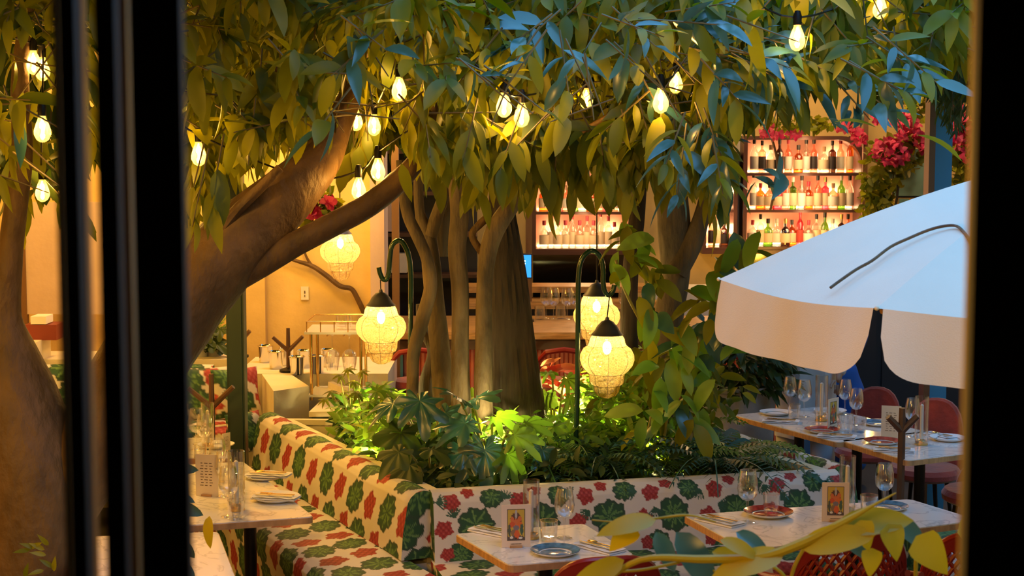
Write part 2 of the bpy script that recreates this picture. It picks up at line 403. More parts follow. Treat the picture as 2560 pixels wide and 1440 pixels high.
# facade with the window the camera looks through
fw = MB()
fw.box((-3.15, 1.05, 2.4), (3.1, .15, 4.8)).box((3.25, 1.05, 2.4), (4.5, .15, 4.8))
fw.box((-.3, 1.05, .85), (2.6, .15, 1.7)).box((-.3, 1.05, 4.1), (2.6, .15, 1.4))
S(fw.build('wall_front', MT['stucco'], smooth=False))
def fbar(name, px0, px1, d, dep, mat, parent, tilt=0):
    x0 = (px0-1280)/F*d; x1 = (px1-1280)/F*d
    return MB().box(((x0+x1)/2, d+dep/2, 2.4), (x1-x0, dep, 1.6)).build(name, mat, parent, smooth=False)
win = bpy.data.objects.new('window_1', None); C.objects.link(win); win['kind'] = 'structure'; win.location = (0, .95, 1.7)
fbar('mullion', 158, 198, .90, .010, MT['frame'], win); fbar('mullion', 246, 297, .90, .010, MT['frame'], win)
fbar('mullion', 334, 459, .90, .010, MT['frame'], win); fbar('frame', 2436, 2800, .90, .010, MT['frame'], win)
fbar('trim', 142, 157, .925, .004, MT['brassframe'], win); fbar('trim', 2422, 2440, .925, .004, MT['brassframe'], win)
fbar('glazing_bead', 206, 216, .96, .01, MT['brassframe'], win)
fbar('glazing_bead', 303, 327, .985, .01, MT['brassframe'], win)
# ---- posts of the courtyard
def post(name, label, px0, px1, d, z1, mat, rz=0, dep=None):
    x0 = (px0-1280)/F*d; x1 = (px1-1280)/F*d
    return T(MB().box(((x0+x1)/2, d, z1/2), (x1-x0, dep or (x1-x0), z1), rz).build(name, mat, smooth=False), label, 'post')
gp = E('steel_post', 'dark green steel post rising behind the left table', 'post', (-1.555, 9.0, 0))
MB().box((-1.560, 9.0, 1.5), (.098, .098, 3.0)).build('shaft', MT['green'], gp, smooth=False)
MB().box((-1.560, 8.945, 1.5), (.074, .012, 3.0)).build('web', MT['green'], gp, smooth=False)
MB().box((-1.560, 9.0, .01), (.2, .2, .02)).build('base_plate', MT['green'], gp, smooth=False)
bp_ = E('steel_post', 'slate blue steel post above the white umbrella', 'post', (2.68, 10, 0))
MB().box((2.675, 10.0, 1.7), (.105, .105, 3.4)).build('shaft', MT['skylit'], bp_, smooth=False)  # blue sky light on this face is put into its paint colour
MB().box((2.602, 10.0, 1.7), (.038, .12, 3.4)).build('flange', MT['copper'], bp_, smooth=False)
# ================================================================== PLANTER + BANQUETTES
A = Vector((-.396, 7.3, 0)); B = Vector((1.58, 7.78, 0)); Cc = Vector((-1.41, 9.4, 0)); D = Vector((.92, 9.15, 0)); Cp = Vector((-1.35, 9.27, 0))
pl = E('planter', 'cream walled planter bed filled with ferns around the tree trunks', 'planter', (.2, 8.4, 0))
def inset(poly, k):
    c = sum((Vector(p) for p in poly), Vector())/len(poly); return [Vector(p) + (c-Vector(p)).normalized()*k for p in poly]
po = [A, B, D, Cp]; pi_ = inset(po, .07)
wl = MB()
for i in range(4):
    a, b = po[i], po[(i+1) % 4]; c, d = pi_[(i+1) % 4], pi_[i]
    wl.prism([a, b, c, d], 0, .745)
wl.build('wall', MT['cream'], pl, smooth=False)
rim = MB()
po2 = inset(po, -.0); pi2 = inset(po, .09)
for i in range(4):
    rim.prism([po2[i], po2[(i+1) % 4], pi2[(i+1) % 4], pi2[i]], .745, .775)
rim.build('rim', MT['cream'], pl, smooth=False)
MB().prism(pi_, .3, .66).build('soil', MT['soil'], pl, smooth=False)
CREAM = np.array([.70, .66, .60])
def lobed(du, dv, r, ph, k=7, amp=.07):
    R = np.hypot(du, dv)/r; a = np.arctan2(dv, du)
    edge = 1 + amp*np.cos(k*a+ph) + .045*np.cos(13*a+ph*2) + .06*np.cos(2*a+ph*3)
    return R/edge, a
def paint_green(col, du, dv, r, ph):
    q, a = lobed(du, dv, r, ph); m = q < 1
    vein = np.abs(np.sin(3.5*a+ph)) < .12+.1*q
    base = np.where(((q < .55) & (np.sin(7*a+ph+q*5) > .1))[:, None], [.10, .23, .06], [.022, .085, .035])
    base = np.where((vein & (q < .85))[:, None], [.16, .30, .10], base)
    rimc = (q > .86)[:, None]; base = np.where(rimc, [.03, .07, .04], base)
    col[m] = base[m]
def paint_red(col, du, dv, r, ph):
    q, a = lobed(du, dv, r, ph, 5, .13); m = q < 1
    s = np.sin(du*260/ (r/.04)+ph)*np.cos(dv*240/(r/.04)+ph*2)
    base = np.where((s > .45)[:, None], [.45, .08, .07], [.34, .03, .028])
    base = np.where((s < -.7)[:, None], [.20, .02, .02], base)
    col[m] = base[m]
def paint_twig(col, du, dv, r, ph):
    for k in range(7):
        a = -.9 + k*.3 + ph; dx, dy = math.cos(a), math.sin(a)
        t = du*dx + dv*dy; n = np.abs(-du*dy + dv*dx)
        m = (t > 0) & (t < r) & (n < .0035); col[m] = [.03, .10, .06]
def pat_front(u, v):
    col = np.tile(CREAM, (len(u), 1)); t = .32
    mot = [('g', .195, .165, .080, 0), ('g', .275, .285, .052, 2), ('r', .085, .270, .040, 1), ('r', .165, .318, .030, 3), ('r', .045, .150, .040, 2), ('t', .015, .275, .05, .1), ('g', .120, .03, .060, 4), ('r', .06, .035, .03, 2), ('t', .10, .20, .045, 1.9), ('g', .262, .125, .024, 1)]
    for k in range(-1, 8):
        for ty, mu, mv, r, ph in mot:
            du = u-(mu+k*t); dv = v-mv
            {'g': paint_green, 'r': paint_red, 't': paint_twig}[ty](col, du, dv, r, ph+k)
    return col
def pat_dense(u, v, sg=.225, seed=3, big=1.0):
    col = np.tile(CREAM, (len(u), 1)); rr = random.Random(seed)
    U0, U1, V0, V1 = u.min()-.2, u.max()+.2, v.min()-.2, v.max()+.2
    j = 0; vv = V0
    while vv < V1:
        i = 0; uu = U0 + (j % 2)*sg*.55
        while uu < U1:
            g = (i + j) % 2 == 0; cu, cv = uu+rr.uniform(-.012, .012), vv+rr.uniform(-.012, .012)
            du, dv = u-cu, v-cv; du = du+.30*dv
            if g: paint_green(col, du*.93, dv*1.0, .082*big, rr.uniform(0, 6))
            else: paint_red(col, du*1.05, dv*.95, .062*big, rr.uniform(0, 6))
            uu += sg*.92; i += 1
        vv += sg*.80; j += 1
    return col
def densify(prof, step):
    out = []; v = 0; acc = []
    for i in range(len(prof)-1):
        a, b = Vector((*prof[i], 0)), Vector((*prof[i+1], 0)); L = (b-a).length; n = max(1, round(L/step))
        for k in range(n): out.append((a+(b-a)*k/n)); acc.append(v+L*k/n)
        v += L
    out.append(Vector((*prof[-1], 0))); acc.append(v); return out, np.array(acc)
def fabric(name, a, b, side, prof, pat, step, parent, v_flip=False, ends=True, name_off=0):
    a = Vector((a[0], a[1], 0)); b = Vector((b[0], b[1], 0)); d = (b-a); L = d.length; d.normalize()
    nrm = Vector((d.y, -d.x, 0))*side
    pr, acc = densify(prof, step); nu = max(2, round(L/step)); us = np.linspace(0, L, nu+1)
    tot = acc[-1]
    V = np.zeros((len(pr), nu+1, 3))
    for i, p in enumerate(pr):
        base = a + nrm*p.x
        V[i, :, 0] = base.x + d.x*us; V[i, :, 1] = base.y + d.y*us; V[i, :, 2] = p.y
    # soft tufting: shallow waves along the cushion
    U, VV = np.meshgrid(us, acc)
    vv = (tot-VV) if v_flip else VV
    col = pat((U+name_off).ravel(), vv.ravel())
    V[:, :, 2] += .003*np.sin(U*9)
    w_ = nu+1; ii, kk = np.meshgrid(np.arange(len(pr)-1), np.arange(nu), indexing='ij'); q = (ii*w_+kk).ravel()
    Fc = np.stack([q, q+1, q+w_+1, q+w_], 1)
    if side < 0: Fc = Fc[:, ::-1]
    o = np_mesh(name, V.reshape(-1, 3), Fc, MT['fabric'], parent)
    ca = o.data.color_attributes.new('Col', 'FLOAT_COLOR', 'POINT')
    ca.data.foreach_set('color', np.c_[col, np.ones(len(col))].astype(np.float32).ravel())
    if ends:
        for u0, flip in ((0, False), (L, True)):
            K = 30; Ve = np.zeros((len(pr), K+1, 3)); ox, oz = pr[0].x, pr[-1].y
            for i, p in enumerate(pr):
                for k in range(K+1):
                    t = k/K; q = p.lerp(Vector((ox, min(p.y, max(oz, oz)), 0)), t)
                    w3 = a + d*u0 + nrm*q.x; Ve[i, k] = (w3.x, w3.y, q.y)
            off = (Ve[:, :, :2]-np.array(a[:2])) @ np.array(nrm[:2])
            cc2 = pat_dense(off.ravel()+.07, Ve[:, :, 2].ravel(), .2, 77, 1.1)
            ii, kk = np.meshgrid(np.arange(len(pr)-1), np.arange(K), indexing='ij'); q = (ii*(K+1)+kk).ravel()
            e_ = np_mesh(name+'_end', Ve.reshape(-1, 3), np.stack([q, q+1, q+K+2, q+K+1], 1), MT['fabric'], parent)
            ca = e_.data.color_attributes.new('Col', 'FLOAT_COLOR', 'POINT'); ca.data.foreach_set('color', np.c_[cc2, np.ones(len(cc2))].astype(np.float32).ravel())
    return o
PB = [(-.03, .66), (-.025, .762), (0, .785), (.03, .792), (.07, .785), (.095, .765), (.11, .74), (.135, .6), (.145, .475)]
PS = [(.10, .476), (.50, .476), (.54, .466), (.565, .44), (.57, .40), (.56, .28), (.56, .08)]
bq = E('banquette', 'banquette in white geranium fabric along the front of the planter', 'banquette', (A+B)/2)
def pf(u, v): return pat_front(u, v)
fabric('backrest', A+Vector((.01, 0, 0)), B, 1, PB, lambda u, v: pat_front(u, v-.0), .0045, bq, v_flip=True)
fabric('seat', A, B, 1, PS, lambda u, v: pat_dense(u, v, .21, 5), .0065, bq)
MB().prism([A, B, B+Vector((.13, -.5, 0)), A+Vector((.13, -.5, 0))], 0, .44).build('base', MT['cream'], bq, smooth=False)
lb = E('banquette', 'banquette with red and green patterned cushions running back on the left of the planter', 'banquette', (A+Cc)/2)
dl = (Cc-A).normalized()
fabric('backrest', A-dl*.04, Cc, -1, PB, lambda u, v: pat_dense(u, v, .235, 11, 1.08), .006, lb, v_flip=True)
fabric('seat', A-dl*.62, Cc+dl*.0, -1, [(p[0], p[1]-.004) for p in PS], lambda u, v: pat_dense(u, v, .215, 8, 1.08), .0065, lb)
MB().prism([A, Cc, Cc+Vector((-.48, -.22, 0)), A+Vector((-.48, -.22, 0))], 0, .44).build('base', MT['cream'], lb, smooth=False)
rb = E('banquette', 'floral banquette on the right side of the planter seen over its back', 'banquette', (B+D)/2)
Bs = B+Vector((.03, .04, 0)); dr = (D-B).normalized()
fabric('backrest', Bs, Bs+dr*1.12, 1, PB, lambda u, v: pat_dense(u, v, .2, 21), .007, rb, v_flip=True)
fabric('seat', Bs, Bs+dr*1.12, 1, PS, lambda u, v: pat_dense(u, v, .2, 22), .009, rb)
fb = E('banquette', 'short floral bench under the far tables at the right', 'banquette', (2.2, 7.9, 0))
fabric('seat', (1.95, 7.9), (2.9, 8.15), 1, [(0, .45), (.36, .45), (.42, .43), (.44, .38), (.44, .15)], lambda u, v: pat_dense(u, v, .2, 31), .009, fb)
MB().prism([(1.97, 7.9), (2.88, 8.13), (2.98, 7.75), (2.07, 7.5)], 0, .40).build('base', MT['cream'], fb, smooth=False)
# alcove banquette at the back left, with scatter cushions
ab = E('banquette', 'floral alcove banquette behind the dark green post', 'banquette', (-2.2, 9.9, 0))
fabric('backrest', (-3.0, 10.25), (-1.92, 10.25), 1, [(0, .93), (.03, .96), (.08, .95), (.12, .90), (.16, .62)], lambda u, v: pat_dense(u, v, .22, 41, 1.15), .008, ab, v_flip=True)
fabric('seat', (-3.0, 10.2), (-1.75, 10.2), 1, [(.0, .64), (.5, .64), (.54, .62), (.55, .55), (.55, .2)], lambda u, v: pat_dense(u, v, .22, 42, 1.1), .009, ab)
def pillow(label, loc, rz, tilt, s, seed):
    n = 26; V = []; 
    for sg in (1, -1):
        for i in range(n+1):
            for k in range(n+1):
                x, y = 2*i/n-1, 2*k/n-1; h = sg*.30*max(0, (1-x**4))**.6*max(0, (1-y**4))**.6
                pin = 1-.07*(1-abs(x*y)); V.append((x*s*pin, h*s, y*s*pin+s))
    V = np.array(V); w_ = n+1
    ii, kk = np.meshgrid(np.arange(n), np.arange(n), indexing='ij'); q = (ii*w_+kk).ravel()
    Fc = np.stack([q, q+1, q+w_+1, q+w_], 1); Fc = np.concatenate([Fc, Fc[:, ::-1]+w_*w_])
    col = pat_dense(V[:, 0].copy(), V[:, 2].copy(), .19, seed, 1.1)
    Mx = Matrix.Translation(loc) @ Matrix.Rotation(rz, 4, 'Z') @ Matrix.Rotation(tilt, 4, 'X')
    o = np_mesh('cushion', V, Fc, MT['fabric']); o.matrix_world = Mx
    ca = o.data.color_attributes.new('Col', 'FLOAT_COLOR', 'POINT'); ca.data.foreach_set('color', np.c_[col, np.ones(len(col))].astype(np.float32).ravel())
    return T(o, label, 'cushion', 'floral cushions in the alcove')
pillow('plump floral cushion leaning on the cream wall right of the green post', (-1.70, 9.85, .68), .55, -.25, .155, 51)
pillow('crumpled floral cushion lowest in front of the alcove wall', (-1.555, 9.35, .55), .8, -.3, .125, 52)
pillow('pale floral cushion with a pink flower left of the green post', (-1.95, 9.98, .64), .15, -.3, .17, 53)
# cream walls of the alcove
n1, n2, f2, f1 = G(684, 978, .9), G(772, 965, .9), G(655, 888, .9), G(628, 896, .9)
f2 = n2.lerp(f2, (10.2-n2.y)/(f2.y-n2.y)); f1 = n1.lerp(f1, (10.2-n1.y)/(f1.y-n1.y))
T(MB().prism([n1, n2, f2, f1], 0, .9).build('low_wall', MT['cream'], smooth=False), 'cream plastered low wall running back beside the alcove seat', 'low wall')
T(MB().box((-2.75, 10.52, .49), (1.9, .42, .98)).build('planter_ledge', MT['cream'], smooth=False), 'cream ledge with plants behind the alcove seat', 'ledge')
# console with cream top
cs = E('service_console', 'dark green service console with a cream stepped top', 'console', (-.9, 9.6, 0))
c1, c2, c3, c4 = G(772, 1030, .80), Vector((-.35, 9.45, 0)), Vector((-.42, 10.05, 0)), Vector((-1.165, 10.05, 0))
MB().prism([c1, c2, c3, c4], .77, .80).build('top', MT['cream'], cs, smooth=False)
MB().prism(inset([c1, c2, c3, c4], .03), .05, .77).build('cabinet', MT['green'], cs, smooth=False)
MB().prism([c4+Vector((.0, -.02, 0)), c4+Vector((.12, -.25, 0)), c4+Vector((.15, -.25, 0)), c4+Vector((.03, .0, 0))], .80, .875).build('upstand', MT['cream'], cs, smooth=False)
# ---- left background seen beyond the trunk
sc = E('privacy_screen', 'pale grey screen panel beyond the big left trunk', 'screen', (-2.9, 10.9, 1.2))
s0, s1 = P(62, 505, 10.9), P(330, 785, 10.9)
MB().box(((s0.x+s1.x)/2, 10.9, (s0.z+s1.z)/2), (s1.x-s0.x, .03, s0.z-s1.z)).build('panel', MT['pinkwall'], sc, smooth=False)
MB().box((s0.x-.02, 10.9, (s0.z)/2), (.04, .05, s0.z)).build('frame', MT['copper'], sc, smooth=False)
MB().box((s1.x+.02, 10.9, (s0.z)/2), (.04, .05, s0.z)).build('frame', MT['copper'], sc, smooth=False)
rc = E('brick_red_crate', 'brick red crate with pale cushion beyond the left trunk', 'crate', P(115, 845, 10.4))
b0, b1 = P(90, 808, 10.4), P(133, 846, 10.4)
MB().box(((b0.x+b1.x)/2, 10.4, (b0.z+b1.z)/2), (b1.x-b0.x+.1, .2, b0.z-b1.z)).build('box', MT['maroon'], rc, smooth=False)
MB().box(((b0.x+b1.x)/2-.01, 10.38, b0.z+.03), (.1, .16, .05)).build('pad', MT['linen'], rc, smooth=False)
sbox('trim_ledge', (-3.75, 9.9, .555), (1.4, 1.2, 1.11), MT['cream'])
# ================================================================== BAR
YB = 14.8
def zpx(py, d): return P(1280, py, d).z
def xpx(px, py, d): return P(px, py, d).x
bc = E('bar_counter', 'long bar counter with honey wood top and pink fluted front', 'bar counter', (.6, 11.9, 0))
MB().box((.62, 11.95, 1.0), (3.0, 1.1, .05)).build('worktop', MT['counter'], bc, smooth=False)
MB().box((.62, 11.5, .93), (2.96, .12, .07)).build('apron', MT['darkwood'], bc, smooth=False)
fl = MB(); k = 0
for i in range(91):
    fl.tube([(-.84+i*.0325, 11.52, .05), (-.84+i*.0325, 11.52, .90)], .018, 6)
fo = fl.build('fluted_front', MT['pinkflute'], bc); fo['kind'] = 'stuff'
MB().box((.62, 12.0, .5), (2.9, .9, .9)).build('cabinet', MT['dark'], bc, smooth=False)
MB().box((xpx(997, 900, 11.4), 11.47, .45), (.05, .03, .9)).build('blue_strip', MT['teal'], bc, smooth=False)
# steps of bottles rail and glass racks behind counter
st = E('bar_step_shelf', 'stepped honey wood shelf behind the bar counter', 'shelf', (.35, 12.9, 0))
MB().box((.35, 12.75, 1.10), (1.6, .35, .06)).box((.35, 13.0, 1.2), (1.6, .35, .05)).build('step', MT['counter'], st, smooth=False)
MB().box((.35, 12.9, .55), (1.5, .6, 1.05)).build('carcass', MT['dark'], st, smooth=False)
# dark mirrored panel under the centre shelf
x0, x1 = xpx(1333, 700, YB), xpx(1580, 700, YB)
z0, z1 = zpx(800, YB), zpx(622, YB)
T(MB().box(((x0+x1)/2, YB+.175, (z0+z1)/2), (x1-x0, .05, z1-z0)).build('mirror_panel', MT['mirror'], smooth=False), 'dark mirrored panel below the middle bottle shelf', 'mirror')
# bottle display units
def shelf_unit(label, pxa, pxb, ytop, ybot, shelf_y, arch=0, back='shelfback', depth=.34, d=YB):
    xa, xb = xpx(pxa, 500, d), xpx(pxb, 500, d); zt, zb = zpx(ytop, d), zpx(ybot, d)
    e = E('bottle_cabinet', label, 'bottle cabinet', ((xa+xb)/2, d, zb))
    # outline, arched right corner
    out = [(xa, zb), (xa, zt)]
    if arch:
        for i in range(9):
            a = PI/2*i/8; out.append((xb-arch+arch*math.sin(a), zt-arch+arch*math.cos(a)))
        out.append((xb, zb))
    else: out += [(xb, zt), (xb, zb)]
    yb = d+.18
    m = MB(); m.add([(x, yb, z) for x, z in out], [tuple(range(len(out)))]); m.build('back_panel', MT[back], e, smooth=False)
    fr = MB(); t = .035; cx, cz = (xa+xb)/2, (zt+zb)/2
    inn = [(x+(t if x < cx else -t)*(1), z-(t if z > cz else -t)) for x, z in out]
    n = len(out)
    for i in range(n):
        j = (i+1) % n; a, b, c, dd = out[i], out[j], inn[j], inn[i]
        fr.add([(a[0], yb, a[1]), (b[0], yb, b[1]), (b[0], yb-depth, b[1]), (a[0], yb-depth, a[1]), (dd[0], yb, dd[1]), (c[0], yb, c[1]), (c[0], yb-depth, c[1]), (dd[0], yb-depth, dd[1])],
               [(0, 1, 2, 3), (4, 7, 6, 5), (3, 2, 6, 7)])
    fr.build('frame', MT['shelf'], e, smooth=False)
    zs = []
    for k, y in enumerate(shelf_y):
        z = zpx(y, d); zs.append(z)
        MB().box((cx, yb-depth/2, z-.012), (xb-xa-.04, depth-.02, .024)).build('shelf_board', MT['shelf'], e, smooth=False)
    tops = [zt] + zs[:-1] if len(zs) > 1 else [zt]
    for z, tz in zip(zs, tops):
        MB().box((cx, yb-.02, z+.012), (xb-xa-.10, .015, .014)).build('led_strip', MT['led'], e, smooth=False)
        light('shelf_light', (cx, yb-depth-.03, tz-.06), 3.0, (1, .62, .30), .12, parent=e)
        light('shelf_light', (cx+(xb-xa)*.3, yb-.05, z+.16), 1.4, (1, .64, .32), .05, parent=e)
        light('shelf_light', (cx-(xb-xa)*.3, yb-.05, z+.16), 1.4, (1, .64, .32), .05, parent=e)
    return e, xa, xb, zs, yb
su1 = shelf_unit('arched coral bottle cabinet with three lit shelves above the umbrella', 1852, 2152, 340, 632, (432, 523, 615), arch=.22)
su2 = shelf_unit('narrow bottle cabinet left of the arched one, behind the leaning trunk', 1752, 1838, 380, 632, (523, 617))
su3 = shelf_unit('wide middle bottle cabinet seen between the trunks', 1330, 1585, 400, 634, (528, 620), back='shelfback')
sbox('trim_pilaster_white', (xpx(1846, 500, 14.9), 14.95, 1.9), (.05, .1, 3.4), MT['white'])
T(MB().box(((su1[1]+su1[2])/2, YB+.175, zpx(648, YB)), (1.1, .05, .13)).build('mirror_panel', MT['mirrorg'], smooth=False), 'dull gold mirror strip beneath the arched cabinet', 'mirror')
MBc = T(MB().box((2.6, 14.3, .54), (2.7, .7, 1.08)).build('back_counter', MT['white'], smooth=False), 'bright back counter under the arched cabinet', 'counter')
light('back_counter_light', (2.4, 14.2, 1.35), 5, WARM, .1)
# bottles
PROFS = [
 [(0, 0), (.036, 0), (.038, .01), (.038, .17), (.033, .195), (.014, .225), (.013, .285)],
 [(0, 0), (.043, 0), (.045, .01), (.045, .12), (.042, .15), (.016, .18), (.015, .23)],
 [(0, 0), (.034, 0), (.033, .05), (.037, .16), (.037, .19), (.012, .215), (.012, .27)],
 [(0, 0), (.046, 0), (.048, .02), (.05, .13), (.03, .16), (.013, .175), (.013, .215)],
 [(0, 0), (.032, 0), (.033, .01), (.033, .2), (.025, .225), (.011, .25), (.011, .31)]]
GC = {'clear': glass('bottle_clear', (.97, .95, .9), .08, .05, .18, (1, .95, .8)), 'amber': glass('bottle_amber', (.85, .40, .12), .08, .05, .2, (.8, .3, .05)), 'pink': glass('bottle_pink', (.95, .30, .38), .08, .05, .3, (.95, .15, .25)),
      'green': glass('bottle_green', (.35, .60, .15), .08, .05, .25, (.25, .5, .05)), 'dark': glass('bottle_dark', (.18, .09, .05), .1, .05), 'rose': glass('bottle_rose', (.98, .62, .48), .08, .05, .25, (1, .5, .35)), 'blue': glass('bottle_blue', (.3, .65, .85), .08, .05, .2, (.1, .5, .8))}
LC = {'white': M('label_white', (.8, .76, .66), .6), 'cream': M('label_cream', (.75, .58, .36), .6), 'black': M('label_black', (.03, .02, .02), .5), 'red': M('label_red', (.5, .05, .04), .5), 'teal': M('label_teal', (.05, .35, .4), .5)}
CC_ = {'black': M('stopper_black', (.015, .012, .01), .4), 'gold': M('stopper_gold', (.6, .38, .12), .3, 1), 'red': M('stopper_red', (.45, .03, .05), .4), 'white': M('stopper_white', (.7, .65, .55), .5), 'cork': M('stopper_cork', (.35, .2, .1), .8)}
bott = {}
def bottle(kind, gc, lc, cc, loc, label, group):
    key = (kind, gc, lc, cc); pr = PROFS[kind]
    if key not in bott:
        b = MB().lathe(pr, n=12); o = b.build('bottle', GC[gc], local=True)
        R = max(r for r, _ in pr)+.0012; zb = .035; zt = .12 if kind in (1, 3) else .15
        R2 = pr[3][0]+.0015
        l = MB().lathe([(R, zb), (R, zt)], n=12).build('label', LC[lc], o, local=True)
        zc = pr[-1][1]; c = MB().lathe([(pr[-1][0]+.002, zc-.02), (pr[-1][0]+.003, zc), (pr[-1][0]+.003, zc+.025), (0, zc+.026)], n=10).build('stopper', CC_[cc], o, local=True)
        o.location = loc; bott[key] = o; T(o, label, 'bottle', group); return o
    return dup(bott[key], loc, random.uniform(0, 6), label, group)
ORD = ['first', 'second', 'third', 'fourth', 'fifth', 'sixth', 'seventh', 'eighth', 'ninth', 'tenth', 'eleventh', 'twelfth', 'thirteenth', 'fourteenth', 'fifteenth', 'sixteenth']
def row(unit, si, n, kindsel, where, group, off=0):
    e, xa, xb, zs, yb = unit
    for i in range(n):
        g, l, c = kindsel[(i*5+si*3+off) % len(kindsel)] if not callable(kindsel) else kindsel(i)
        x = xa+.075 + (xb-xa-.15)*(i+.5)/n + random.uniform(-.006, .006); y = yb-.18 + random.uniform(-.05, .03)
        bottle(random.randrange(5), g, l, c, (x, y, zs[si]+.001), f'{g} bottle with {l} label, {ORD[i]} from left on {where}', group)
sel_top = [('clear', 'white', 'black'), ('amber', 'cream', 'black'), ('rose', 'white', 'red'), ('dark', 'black', 'black'), ('clear', 'cream', 'cork'), ('rose', 'black', 'black')]
sel_mid = [('pink', 'cream', 'gold'), ('rose', 'cream', 'black'), ('amber', 'cream', 'red'), ('clear', 'white', 'black'), ('green', 'cream', 'white'), ('rose', 'white', 'cork')]
sel_low = [('clear', 'white', 'white'), ('pink', 'red', 'red'), ('green', 'cream', 'black'), ('amber', 'cream', 'black'), ('clear', 'cream', 'black'), ('dark', 'cream', 'gold'), ('clear', 'white', 'red')]
row(su1, 0, 12, sel_top, 'the top shelf of the arched cabinet', 'bottles in the arched cabinet')
row(su1, 1, 13, sel_mid, 'the middle shelf of the arched cabinet', 'bottles in the arched cabinet')
row(su1, 2, 13, sel_low, 'the lowest shelf of the arched cabinet', 'bottles in the arched cabinet')
row(su2, 0, 3, sel_mid, 'the upper shelf of the narrow cabinet', 'bottles in the narrow cabinet', 1)
row(su2, 1, 3, sel_top, 'the lower shelf of the narrow cabinet', 'bottles in the narrow cabinet', 2)
row(su3, 0, 11, sel_mid, 'the upper shelf of the middle cabinet', 'bottles in the middle cabinet', 2)
row(su3, 1, 12, [('clear', 'white', 'black'), ('clear', 'white', 'gold'), ('clear', 'teal', 'white'), ('clear', 'cream', 'red'), ('blue', 'white', 'black')], 'the lower shelf of the middle cabinet', 'bottles in the middle cabinet')
# posts framing the bar
for px, d, lab in ((1322, 12.6, 'brown post in front of the middle bottle cabinet'), (989, 11.2, 'slim bronze post left of the trunks'), (2158, 14.2, 'brown post right of the arched bottle cabinet')):
    p0 = xpx(px, 600, d); e = E('bronze_post', lab, 'post', (p0, d, 0))
    MB().box((p0, d, 1.75), (.05 if d < 14 else .04, .05, 3.5)).build('shaft', MT['copper'], e, smooth=False); MB().box((p0, d, .03), (.12, .12, .06)).build('foot', MT['copper'], e, smooth=False)
# till screen on the bar
pt = G(1312, 735, 1.025); pt = Vector((P(1312, 700, 12.1).x, 12.1, 1.026))
e = E('till_screen', 'blue lit till screen right of the dark furrowed trunk', 'till', pt)
zc = zpx(665, 12.1)
MB().box((pt.x, 12.1, zc), (.11, .03, .19)).build('housing', MT['dark'], e, smooth=False)
MB().box((pt.x, 12.082, zc), (.095, .004, .17)).build('display', MT['screen'], e, smooth=False)
dm = MB()
for k in range(2):
    for j in range(2): dm.box((pt.x-.02+.02*k, 12.078, zc+.04-.02*j), (.009, .003, .009)).box((pt.x-.02+.02*k, 12.078, zc-.05-.0*j), (.009, .003, .009))
dm.build('key_light', MT['dot'], e, smooth=False)
MB().box((pt.x, 12.12, (zc+1.026)/2-.04), (.03, .03, zc-1.026-.06)).box((pt.x, 12.12, 1.032), (.14, .1, .012)).build('stand', MT['dark'], e, smooth=False)
# grey shelves and dull panels behind the thin trunks on the left of the bar
bk = E('back_shelving', 'grey shelving with small objects left of the trunk cluster', 'shelving', (-.85, 13.6, 0))
MB().box((-.80, 13.8, 1.9), (1.0, .04, 3.6)).build('back_panel', MT['dark'], bk, smooth=False)
for z in (1.25, 1.6, 1.95, 2.3): MB().box((-.80, 13.65, z), (1.0, .3, .03)).build('shelf_board', MT['darkwood'], bk, smooth=False)
MB().box((-1.05, 13.6, 1.75), (.16, .2, .24)).build('box', MT['pinkwall'], bk, smooth=False)
MB().box((-.95, 13.6, 2.08), (.1, .2, .2)).build('box', MT['tub'], bk, smooth=False)
MB().box((-.98, 13.6, 1.36), (.18, .2, .16)).build('box', MT['cream'], bk, smooth=False)
light('bar_ceiling_light', (.3, 13.4, 3.3), 42, (1, .62, .28), .2); light('bar_ceiling_light', (2.9, 13.0, 3.3), 55, (1, .62, .26), .2)
light('bar_ceiling_light', (-.6, 12.2, 3.2), 18, (1, .60, .25), .2)
# mirror with rounded frame, lamp and dark sideboard on the right
mz0, mz1 = zpx(492, 14.6), zpx(372, 14.6); mx0, mx1 = xpx(2232, 440, 14.6), xpx(2322, 440, 14.6)
e = E('wall_mirror', 'green tinted mirror with thin dark frame by the bougainvillea', 'mirror', ((mx0+mx1)/2, 14.6, mz0))
MB().box(((mx0+mx1)/2, 14.6, (mz0+mz1)/2), (mx1-mx0, .02, mz1-mz0)).build('glass', MT['mirrorg'], e, smooth=False)
MB().tube([(mx0, 14.58, mz1), (mx0, 14.58, mz0+.02), (mx0+.02, 14.58, mz0), (mx1-.02, 14.58, mz0), (mx1, 14.58, mz0+.02), (mx1, 14.58, mz1)], .009, 6).build('frame', MT['iron'], e)
e2 = E('glass_screen', 'low glass screen panel beneath the wall mirror', 'screen', ((mx0+mx1)/2, 14.3, zpx(560, 14.3)))
for k in range(3):
    xx = mx0+(mx1-mx0)*(k+.5)/3
    MB().box((xx, 14.4, zpx(530, 14.4)), ((mx1-mx0)/3-.02, .02, .24)).build('panel', MT['mirrorg'], e2, smooth=False)
MB().box(((mx0+mx1)/2, 14.42, (1.08+zpx(560, 14.4))/2), (mx1-mx0, .1, zpx(560, 14.4)-1.08)).build('base', MT['darkwood'], e2, smooth=False)
sb = E('backdrop', 'tall black sideboard filling the shade under the umbrella', 'backdrop', (3.3, 12.7, 0))  # added black block that keeps the area under the umbrella dark
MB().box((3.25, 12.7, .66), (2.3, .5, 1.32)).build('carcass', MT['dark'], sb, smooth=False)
for k in range(3): MB().box((2.5+.75*k, 12.44, .66), (.7, .02, 1.2)).build('front_panel', MT['dark'], sb, smooth=False)
lp = P(2176, 556, 13.9); e = E('table_lamp', 'small dark shaded table lamp right of the arched cabinet', 'table lamp', (lp.x, 13.9, 1.08))
